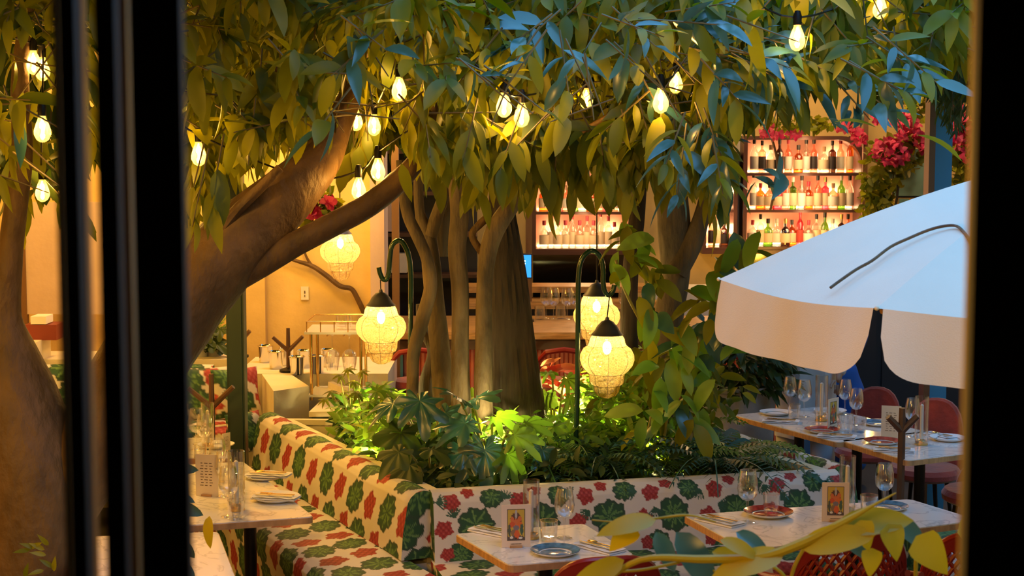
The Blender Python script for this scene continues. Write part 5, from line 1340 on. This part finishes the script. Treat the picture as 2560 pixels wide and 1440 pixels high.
for k in range(300):
    px = rr.gauss(1690, 75); py = rr.uniform(860, 1130); p = P(px, py, rr.uniform(8.0, 8.9))
    ms.append(orient(p, (rr.uniform(-1, 1), rr.uniform(-1, .2), rr.uniform(-1, .2)), (0, -.5, 1), rr.uniform(-.5, .5), rr.uniform(.5, .9)))
o = batch('foliage', leaf_tpl(.16, .06, 'oval', .3, .3, 5), ms, MT['leaf'], cl); o['kind'] = 'stuff'
# --- hanging fine foliage and bougainvillea at the right
hf = E('hanging_plant', 'fine leaved greenery trailing down at the top right', 'hanging plant', P(2340, -20, 8.6))
ms = []; mb = MB()
for k in range(150):
    px = rr.uniform(2215, 2450); y1 = 170 + 130*math.exp(-((px-2390)/60)**2) + rr.uniform(-70, 30); d = rr.uniform(8.0, 9.4)
    p0 = P(px, -60, d); p1 = P(px+rr.uniform(-20, 20), y1, d); mb.tube([p0, (p0+p1)/2+Vector((rr.uniform(-.03, .03), 0, 0)), p1], .002, 4, cap=False)
    for j in range(22):
        t = (j+rr.random())/22; p = p0.lerp(p1, t); ms.append(orient(p, (rr.uniform(-.8, .8), rr.uniform(-.6, .6), -1), (0, -1, .5), 0, rr.uniform(.7, 1.2)))
o = batch('foliage', leaf_tpl(.075, .017, 'lance', .15, .2, 3), ms, MT['leafd'], hf); o['kind'] = 'stuff'; o = mb.build('strands', MT['twig'], hf); o['kind'] = 'stuff'
def boug(label, blobs, leaves, d, nfl=130):
    e = E('bougainvillea', label, 'flowering vine', (P(blobs[0][0], 600, d).x, d, 1.1) if d > 10 else P(blobs[0][0], blobs[0][1], d))
    fm = []; lm = []; mb = MB()
    for bi, (px, py, rx, ry) in enumerate(blobs):
        for k in range(int(nfl*rx*ry/2400)):
            a = rr.uniform(0, 2*PI); q = math.sqrt(rr.random()); fm.append(orient(P(px+rx*q*math.cos(a), py+ry*q*math.sin(a), d-rr.uniform(.02, .3)), (rr.uniform(-1, 1), rr.uniform(-1, .3), rr.uniform(-1, 1)), (0, -1, .3), rr.uniform(0, 3), rr.uniform(.7, 1.3)))
        if bi == 0: mb.tube(([(P(px, py, d).x, d+.08, 0), (P(px, py, d).x+.05, d+.08, .9)] if d == 13.6 else []) + smooth_path([P(px, py+(200 if d > 10 else 60), d+.05), P(px+20, py+(90 if d > 10 else 30), d+.05), P(px, py, d)], 4), .012 if d > 10 else .006, 5)
    for px, py, rx, ry in leaves:
        for k in range(int(rx*ry/14)):
            a = rr.uniform(0, 2*PI); q = math.sqrt(rr.random()); lm.append(orient(P(px+rx*q*math.cos(a), py+ry*q*math.sin(a), d+rr.uniform(-.12, .12)), (rr.uniform(-1, 1), rr.uniform(-1, .3), rr.uniform(-1, .6)), (0, -1, .5), rr.uniform(0, 3), rr.uniform(.6, 1.2)))
    if fm: o = batch('blossoms', palmate_tpl(3, .045, .042, .3), fm, MT['flower'], e); o['kind'] = 'stuff'
    if lm: o = batch('foliage', leaf_tpl(.085, .05, 'oval', .2, .2, 3), lm, MT['leaf'], e); o['kind'] = 'stuff'
    o = mb.build('woody_stem', MT['bark2'], e); return e
boug('bougainvillea with magenta flowers right of the arched cabinet', [(2225, 378, 50, 32), (2265, 315, 36, 32), (2200, 290, 26, 20), (2300, 350, 16, 30)], [(2200, 440, 45, 90), (2260, 380, 45, 50), (2190, 500, 35, 50), (2300, 270, 30, 30)], 13.6)
boug('bougainvillea beyond the slate blue post at the right edge', [(2405, 330, 28, 45), (2425, 380, 22, 35), (2390, 285, 22, 30)], [(2395, 430, 26, 60), (2400, 360, 30, 80)], 13.6)
boug('bougainvillea flowers above the arched cabinet', [(1925, 330, 34, 12), (1980, 335, 30, 8), (2120, 322, 30, 14), (2150, 345, 18, 18)], [(2000, 310, 90, 20)], 14.2)
boug('small magenta flowers behind the forked brown limb', [(780, 535, 20, 20), (825, 510, 14, 16), (845, 540, 10, 14), (470, 550, 12, 24)], [(790, 520, 55, 45)], 9.5, 110)
# ================================================================== PLANTER PLANTS
def inside(p):
    poly = [A, B, D, Cc]; s = None
    for i in range(4):
        a, b = poly[i], poly[(i+1) % 4]; c = (b.x-a.x)*(p[1]-a.y)-(b.y-a.y)*(p[0]-a.x)
        if c < .05*(b-a).length: return False
    return True
SO = .66
LOB = [tpl_obj('leaf', lobed_tpl(.25, 4, .5, .35), MT['leafb']), tpl_obj('leaf', lobed_tpl(.22, 5, .6, .45), MT['leafg']), tpl_obj('leaf', lobed_tpl(.26, 3, .4, .4), MT['leafd'])]
PAL = [tpl_obj('leaf', palmate_tpl(8, .125, .036, .30), MT['leafg']), tpl_obj('leaf', palmate_tpl(7, .11, .034, .45), MT['leaf'])]
FRO = [tpl_obj('frond', frond_tpl(.44, 16, .085, .50, 1.7), MT['fernm']), tpl_obj('frond', frond_tpl(.36, 14, .075, .65, 1.7), MT['fernm']), tpl_obj('frond', frond_tpl(.50, 18, .09, .62, 1.8), MT['leafb'])]
def philo(label, px, py, d, leaves, mats=(0, 2)):
    b = P(px, py, d); e = E('philodendron', label, 'plant', (b.x, b.y, SO)); 
    for (lx, ly, dx, dz, s, k) in leaves:
        tip = P(lx, ly, d+rr.uniform(-.3, .05)); 
        MB().tube(smooth_path([(b.x, b.y, SO), ((b.x+tip.x)/2, (b.y+tip.y)/2, max(SO, (SO+tip.z)/2)+.05), tip], 4), .006, 6).build('stalk', MT['stem'], e)
        inst('leaf', LOB[k], orient(tip, (dx, -.7, dz), (0, -.45, 1), rr.uniform(-.3, .3), s), e)
philo('deeply lobed teal philodendron in front of the grey stems', 1080, 1150, 7.95, [(1045, 985, .2, -.4, .9, 0), (1000, 1000, -.9, -.3, .75, 0), (1100, 1020, .8, -.5, .8, 0), (1010, 1060, -.4, -1, .8, 2), (1060, 1100, .1, -1, .9, 2), (1120, 1080, .9, -.7, .7, 2)])
philo('dark philodendron at the planter corner next to the patterned backrest', 1080, 1200, 7.62, [(1040, 1150, -.7, -.4, .75, 2), (1090, 1160, .3, -.9, .8, 2), (1010, 1120, -.7, -.4, .6, 2), (1070, 1120, .5, .1, .6, 2)])
philo('large leaved philodendron lit from below in the middle of the planter', 1230, 1160, 7.8, [(1180, 1050, -.8, -.2, .8, 0), (1230, 1040, .5, .1, .8, 1), (1270, 1080, .9, -.3, .8, 1), (1210, 1100, .1, -1, .95, 0), (1260, 1120, .7, -.9, .8, 1), (1150, 1000, -.2, .5, .7, 0), (1180, 1000, .5, .4, .7, 0), (1170, 1110, -.5, -.8, .75, 0), (1300, 1060, .8, .2, .7, 1), (1350, 1110, .5, -1, .6, 0)])
philo('split leaved plant with pink edges left of the lantern pole', 1390, 1080, 8.6, [(1380, 930, -.8, .1, .6, 1), (1410, 940, .5, -.3, .6, 1), (1370, 980, -.4, -.8, .5, 2), (1420, 985, .5, -.8, .5, 1)])
pk = E('pink_leaved_plant', 'pink and red leaved plant beside the furrowed trunk', 'plant', (P(1380, 1050, 8.75).x, 8.75, SO))
LPK = tpl_obj('leaf', leaf_tpl(.17, .075, 'oval', .4, .25, 6), MT['pinkleaf'])
for k in range(18): inst('leaf', LPK, orient(P(rr.uniform(1350, 1420), rr.uniform(905, 1010), 8.75), (rr.uniform(-1, 1), -.6, rr.uniform(-.6, 1)), (0, -.6, 1), 0, rr.uniform(.6, 1)), pk)
def scheff(label, spots, d, base):
    b = P(base[0], base[1], d); e = E('schefflera', label, 'plant', (b.x, b.y, SO))
    for (x, y, s, k) in spots:
        tip = P(x, y, d+rr.uniform(-.25, .25)); MB().tube(smooth_path([(b.x+rr.uniform(-.05, .05), b.y, SO), ((b.x*.6+tip.x*.4), (b.y+tip.y)/2, (SO+tip.z)/2), tip], 3), .004, 5).build('stalk', MT['stem'], e)
        inst('leaf', PAL[k], orient(tip, (rr.uniform(-1, 1), rr.uniform(-1, -.1), rr.uniform(-.25, .1)), (rr.uniform(-.3, .3), -.8, 1), 0, s), e)
sp = []
for k in range(46): sp.append((rr.gauss(938, 34), rr.uniform(965, 1150), rr.uniform(.55, .95), 0 if rr.random() < .6 else 1))
scheff('bright umbrella tree lit from below behind the left backrest', sp, 8.5, (930, 1200))
scheff('slim dark umbrella tree in front of the glass rack', [(830, 980, .6, 1), (812, 1000, .5, 1), (850, 940, .55, 1), (870, 925, .5, 1), (858, 985, .5, 1), (885, 955, .5, 1), (905, 930, .45, 1)], 8.9, (880, 1130))
def fern(label, px, py, d, n=13, s=1.0, kinds=(0, 1), z=None, spread=(0, 2*PI)):
    b = P(px, py, d); zb = SO if z is None else z; zb += .07; s *= 1.12; e = E('fern', label, 'fern', (b.x, b.y, zb), 'ferns in the planter')
    for k in range(n):
        a = spread[0] + (spread[1]-spread[0])*k/n + rr.uniform(-.2, .2); up = rr.uniform(.05, .75)
        inst('frond', FRO[rr.choice(kinds)], orient(Vector((b.x, b.y, zb+.02)), (math.cos(a), math.sin(a), up), (0, 0, 1), 0, s*rr.uniform(.8, 1.15)), e)
    return e
fl_ = [(1330, 1160, 7.9, 1.0, 'fern in the planter straight behind the picture card'), (1420, 1150, 8.1, 1.0, 'fern at the foot of the right lantern pole'), (1500, 1165, 7.85, .9, 'blue tinged fern spilling over the backrest below the right lantern'),
       (1590, 1130, 8.2, 1.0, 'bright fern right of the nearest lantern'), (1680, 1150, 7.95, .9, 'fern at the foot of the right trunk'), (1780, 1150, 7.85, .95, 'blue green fern arching over the right part of the backrest'), (1850, 1120, 8.1, .85, 'fern in the right corner of the planter'), (1330, 1050, 8.5, .95, 'fern around the furrowed trunk'),
       (1270, 1130, 8.2, .9, 'fern behind the large philodendron'), (1470, 1080, 8.6, 1.0, 'fern behind the right lantern pole'), (1560, 1050, 8.7, 1.1, 'tall fern under the half hidden lantern'), (1700, 1060, 8.5, .9, 'fern behind the climber'), (1150, 1180, 7.85, .75, 'small fern behind the left end of the backrest')]
for px, py, d, s, lab in fl_: fern(lab, px, py, d, 14, s, (0, 1) if 'blue' not in lab else (2, 2))
# mixed low greenery
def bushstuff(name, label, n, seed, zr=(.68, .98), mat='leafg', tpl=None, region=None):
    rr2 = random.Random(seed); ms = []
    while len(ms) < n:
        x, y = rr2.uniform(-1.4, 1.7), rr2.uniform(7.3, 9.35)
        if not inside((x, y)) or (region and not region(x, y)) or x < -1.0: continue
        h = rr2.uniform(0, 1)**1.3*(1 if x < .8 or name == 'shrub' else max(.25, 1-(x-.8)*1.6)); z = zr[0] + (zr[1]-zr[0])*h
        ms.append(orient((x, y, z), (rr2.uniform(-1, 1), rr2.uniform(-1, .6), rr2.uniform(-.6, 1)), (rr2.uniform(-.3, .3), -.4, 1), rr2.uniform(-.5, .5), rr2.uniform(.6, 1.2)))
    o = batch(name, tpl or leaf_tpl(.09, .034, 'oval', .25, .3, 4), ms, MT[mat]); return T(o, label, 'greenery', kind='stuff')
bushstuff('undergrowth', 'dense bright undergrowth filling the planter', 3400, 61, region=lambda x, y: y > 7.75+.24*(x+.4))
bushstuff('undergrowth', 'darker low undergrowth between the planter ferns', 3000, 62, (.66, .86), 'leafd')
bushstuff('shrub', 'taller bright shrub between the lanterns and the right trunk', 2600, 63, (.7, 1.22), 'leafg', leaf_tpl(.08, .028, 'oval', .25, .3, 4), lambda x, y: .40 < x < .85 and y > 8.0)
# tub shrub
ms = []
for k in range(900):
    a = rr.uniform(0, 2*PI); q = math.sqrt(rr.random())*.33; h = rr.uniform(0, 1)
    ms.append(orient((tb.x+q*math.cos(a)+.02, 10.1+q*math.sin(a), tz-.04+h*.42), (math.cos(a)+rr.uniform(-.6, .6), math.sin(a)-.3, rr.uniform(-.9, .6)), (0, -.3, 1), 0, rr.uniform(.6, 1.3)))
o = batch('foliage', leaf_tpl(.12, .045, 'lance', .3, .3, 4), ms, MT['leafd'], tub); o['kind'] = 'stuff'
# ledge plants in the alcove
for lab, px, py, d, s, k in (('dark leafy pot plant on the alcove ledge by the window frame', 500, 850, 10.45, .9, 2), ('bushy pot plant on the alcove ledge next to the green post', 535, 858, 10.5, .7, 2)):
    b = P(px, 890, d); e = E('potted_plant', lab, 'plant', (b.x, d, .98))
    MB().lathe([(0, 0), (.05, 0), (.07, .1), (.065, .1), (0, .09)], (b.x, d, .98), 16).build('pot', MT['tub'], e)
    for j in range(9): inst('leaf', LOB[k], orient(P(px+rr.uniform(-32, 32), py+rr.uniform(-45, 20), d-.05), (rr.uniform(-1, 1), -.7, rr.uniform(-.4, .8)), (0, -.6, 1), 0, s*rr.uniform(.35, .6)), e)
    for j in range(8): inst('frond', FRO[0], orient(Vector((b.x, d, 1.08)), (rr.uniform(-1, 1), rr.uniform(-.7, .7), .9), (0, 0, 1), 0, .5), e)
# up-lights in the planter
for px, py, d, p, lab in ((1235, 1125, 7.85, 2.5, 'small planter uplight below the large lobed philodendron'), (950, 1060, 8.75, 6, 'small planter uplight high behind the left backrest'), (1420, 1020, 8.8, 7, 'small planter uplight near the right lantern pole'), (1640, 1150, 8.15, 7, 'small planter uplight at the foot of the right trunk'),
        (1560, 1080, 8.5, 6, 'small planter uplight below the nearest lantern'), (1310, 1110, 8.3, 3, 'small planter uplight before the furrowed trunk'), (925, 1150, 8.3, 3, 'small planter uplight close behind the left backrest')):
    p *= 2.8; q = P(px, py, d); e = E('garden_spotlight', lab, 'spotlight', (q.x, q.y, SO), 'small uplights in the planter')
    MB().tube([(q.x, q.y, SO-.02), (q.x, q.y, q.z-.03)], .006, 6).build('spike', MT['iron'], e)
    MB().lathe([(.012, -.03), (.022, -.02), (.024, .015), (.02, .015)], q, 10).build('housing', MT['iron'], e)
    MB().lathe([(0, .012), (.019, .012)], q, 10).build('lens', MT['core'], e)
    light('spot_light', q+Vector((0, 0, .035)), p, (1, .78, .30), .02, parent=e)
# ================================================================== FOREGROUND BRANCH AND LEAVES
fg = E('foreground_plant', 'out of focus plant with warm light coloured leaves crossing the bottom right', 'plant', P(1700, 1560, 3.1))
LDK = tpl_obj('leaf', leaf_tpl(.15, .07, 'oval', .35, .25, 8, -.3), MT['leafd'])
LY = [tpl_obj('leaf', leaf_tpl(.11, .075, 'heart', .25, .2, 8, .1), MT['leafy']), tpl_obj('leaf', leaf_tpl(.14, .055, 'oval', .35, .25, 8, .3), MT['leafy']), tpl_obj('leaf', leaf_tpl(.15, .07, 'oval', .35, .25, 8, -.3), MT['leafb'])]
for k, pts in enumerate(([(1480, 1480, 24), (1600, 1400, 24), (1760, 1398, 34), (1900, 1392, 36), (2000, 1360, 40), (2100, 1310, 34), (2180, 1265, 14), (2240, 1232, 5)], [(1480, 1300, 5), (1560, 1305, 7), (1640, 1296, 10), (1720, 1288, 10), (1790, 1305, 7)],
             [(1500, 1430, 10), (1600, 1425, 12), (1700, 1405, 12)], [(1740, 1400, 10), (1800, 1440, 12), (1830, 1500, 12)], [(1900, 1400, 12), (1960, 1440, 14), (1975, 1520, 14)], [(2010, 1370, 14), (1985, 1420, 14), (1970, 1480, 12)], [(2290, 1400, 16), (2288, 1470, 16)], [(2120, 1290, 8), (2200, 1280, 9), (2250, 1290, 7)])):
    pts = [(x_, y_, w__*.66) for x_, y_, w__ in pts]
    mb = MB(); pxtube(mb, pts, 3.0+.02*k, 8, 6); mb.build('branch', MT['leafy'], fg)
for px, py, dx, dz, s, k, d in ((1585, 1310, -.7, -.7, .62, 0, 3.0), (1640, 1330, .3, -.6, .55, 2, 3.1), (1690, 1330, .8, -1, .9, 2, 3.05), (1800, 1350, .9, -.2, .55, 1, 3.0), (1780, 1380, 1, -.1, .6, 1, 3.1), (1840, 1330, .8, -.4, .5, 2, 3.05), (2150, 1300, .3, -1, .55, 0, 3.0), (2220, 1310, .3, -.9, .65, 0, 3.0), (2100, 1330, .8, -.6, .5, 2, 3.05),
                                (2230, 1290, .9, -.7, .6, 2, 3.1), (2290, 1340, .7, -.8, .85, 0, 3.0), (2400, 1300, .6, -.6, .9, 0, 3.0), (2180, 1370, -.1, -1, .5, 0, 3.0), (2000, 1370, .9, .35, 1.0, 1, 3.0), (2090, 1320, .9, .3, 1.0, 1, 3.02), (1960, 1385, -.9, -.1, 1, 1, 3.0), (1560, 1400, -.8, -.3, .8, 1, 3.0), (1640, 1300, -.8, 0, .8, 1, 3.0)):
    inst('leaf', LY[k], orient(P(px, py, d), (dx, -.3, dz), (0, -1, .7), rr.uniform(-.3, .3), s), fg)
lg = E('foreground_plant', 'dark leaved plant beside the window frame at the lower left', 'plant', P(430, 1560, 5.4))
for px, py, dx, dz, s, k in ((435, 1130, .9, -.5, .7, 2), (445, 1170, .9, .0, .6, 2), (440, 1235, 1, -.1, .6, 2), (450, 1262, .9, -.2, .7, 2), (540, 1290, -.1, -1, .8, 1), (450, 1320, .4, -.7, .7, 0), (470, 1350, .5, -.6, .5, 2), (455, 1400, .6, -.3, .6, 2), (440, 1300, .5, -.6, .8, 0)):
    inst('leaf', LDK if k == 2 else LY[k], orient(P(px-16, py, 5.0), (dx, -.3, dz), (0, -1, .7), rr.uniform(-.4, .4), s*.9), lg)
mb = MB(); pxtube(mb, [(430, 1560, 16), (440, 1400, 14), (445, 1250, 12), (440, 1120, 8)], 5.05, 8); mb.build('branch', MT['twig'], lg)
gr = E('foreground_plant', 'small grassy weed at the foot of the left trunk', 'plant', P(110, 1500, 5.4))
ms = []
for k in range(10): inst('leaf', LEAFL[0], orient(P(80+rr.uniform(-30, 60), 1370+rr.uniform(-10, 80), 5.4), (rr.uniform(-1, 1), -.4, rr.uniform(-.2, 1)), (0, -1, .5), 0, .35), gr)
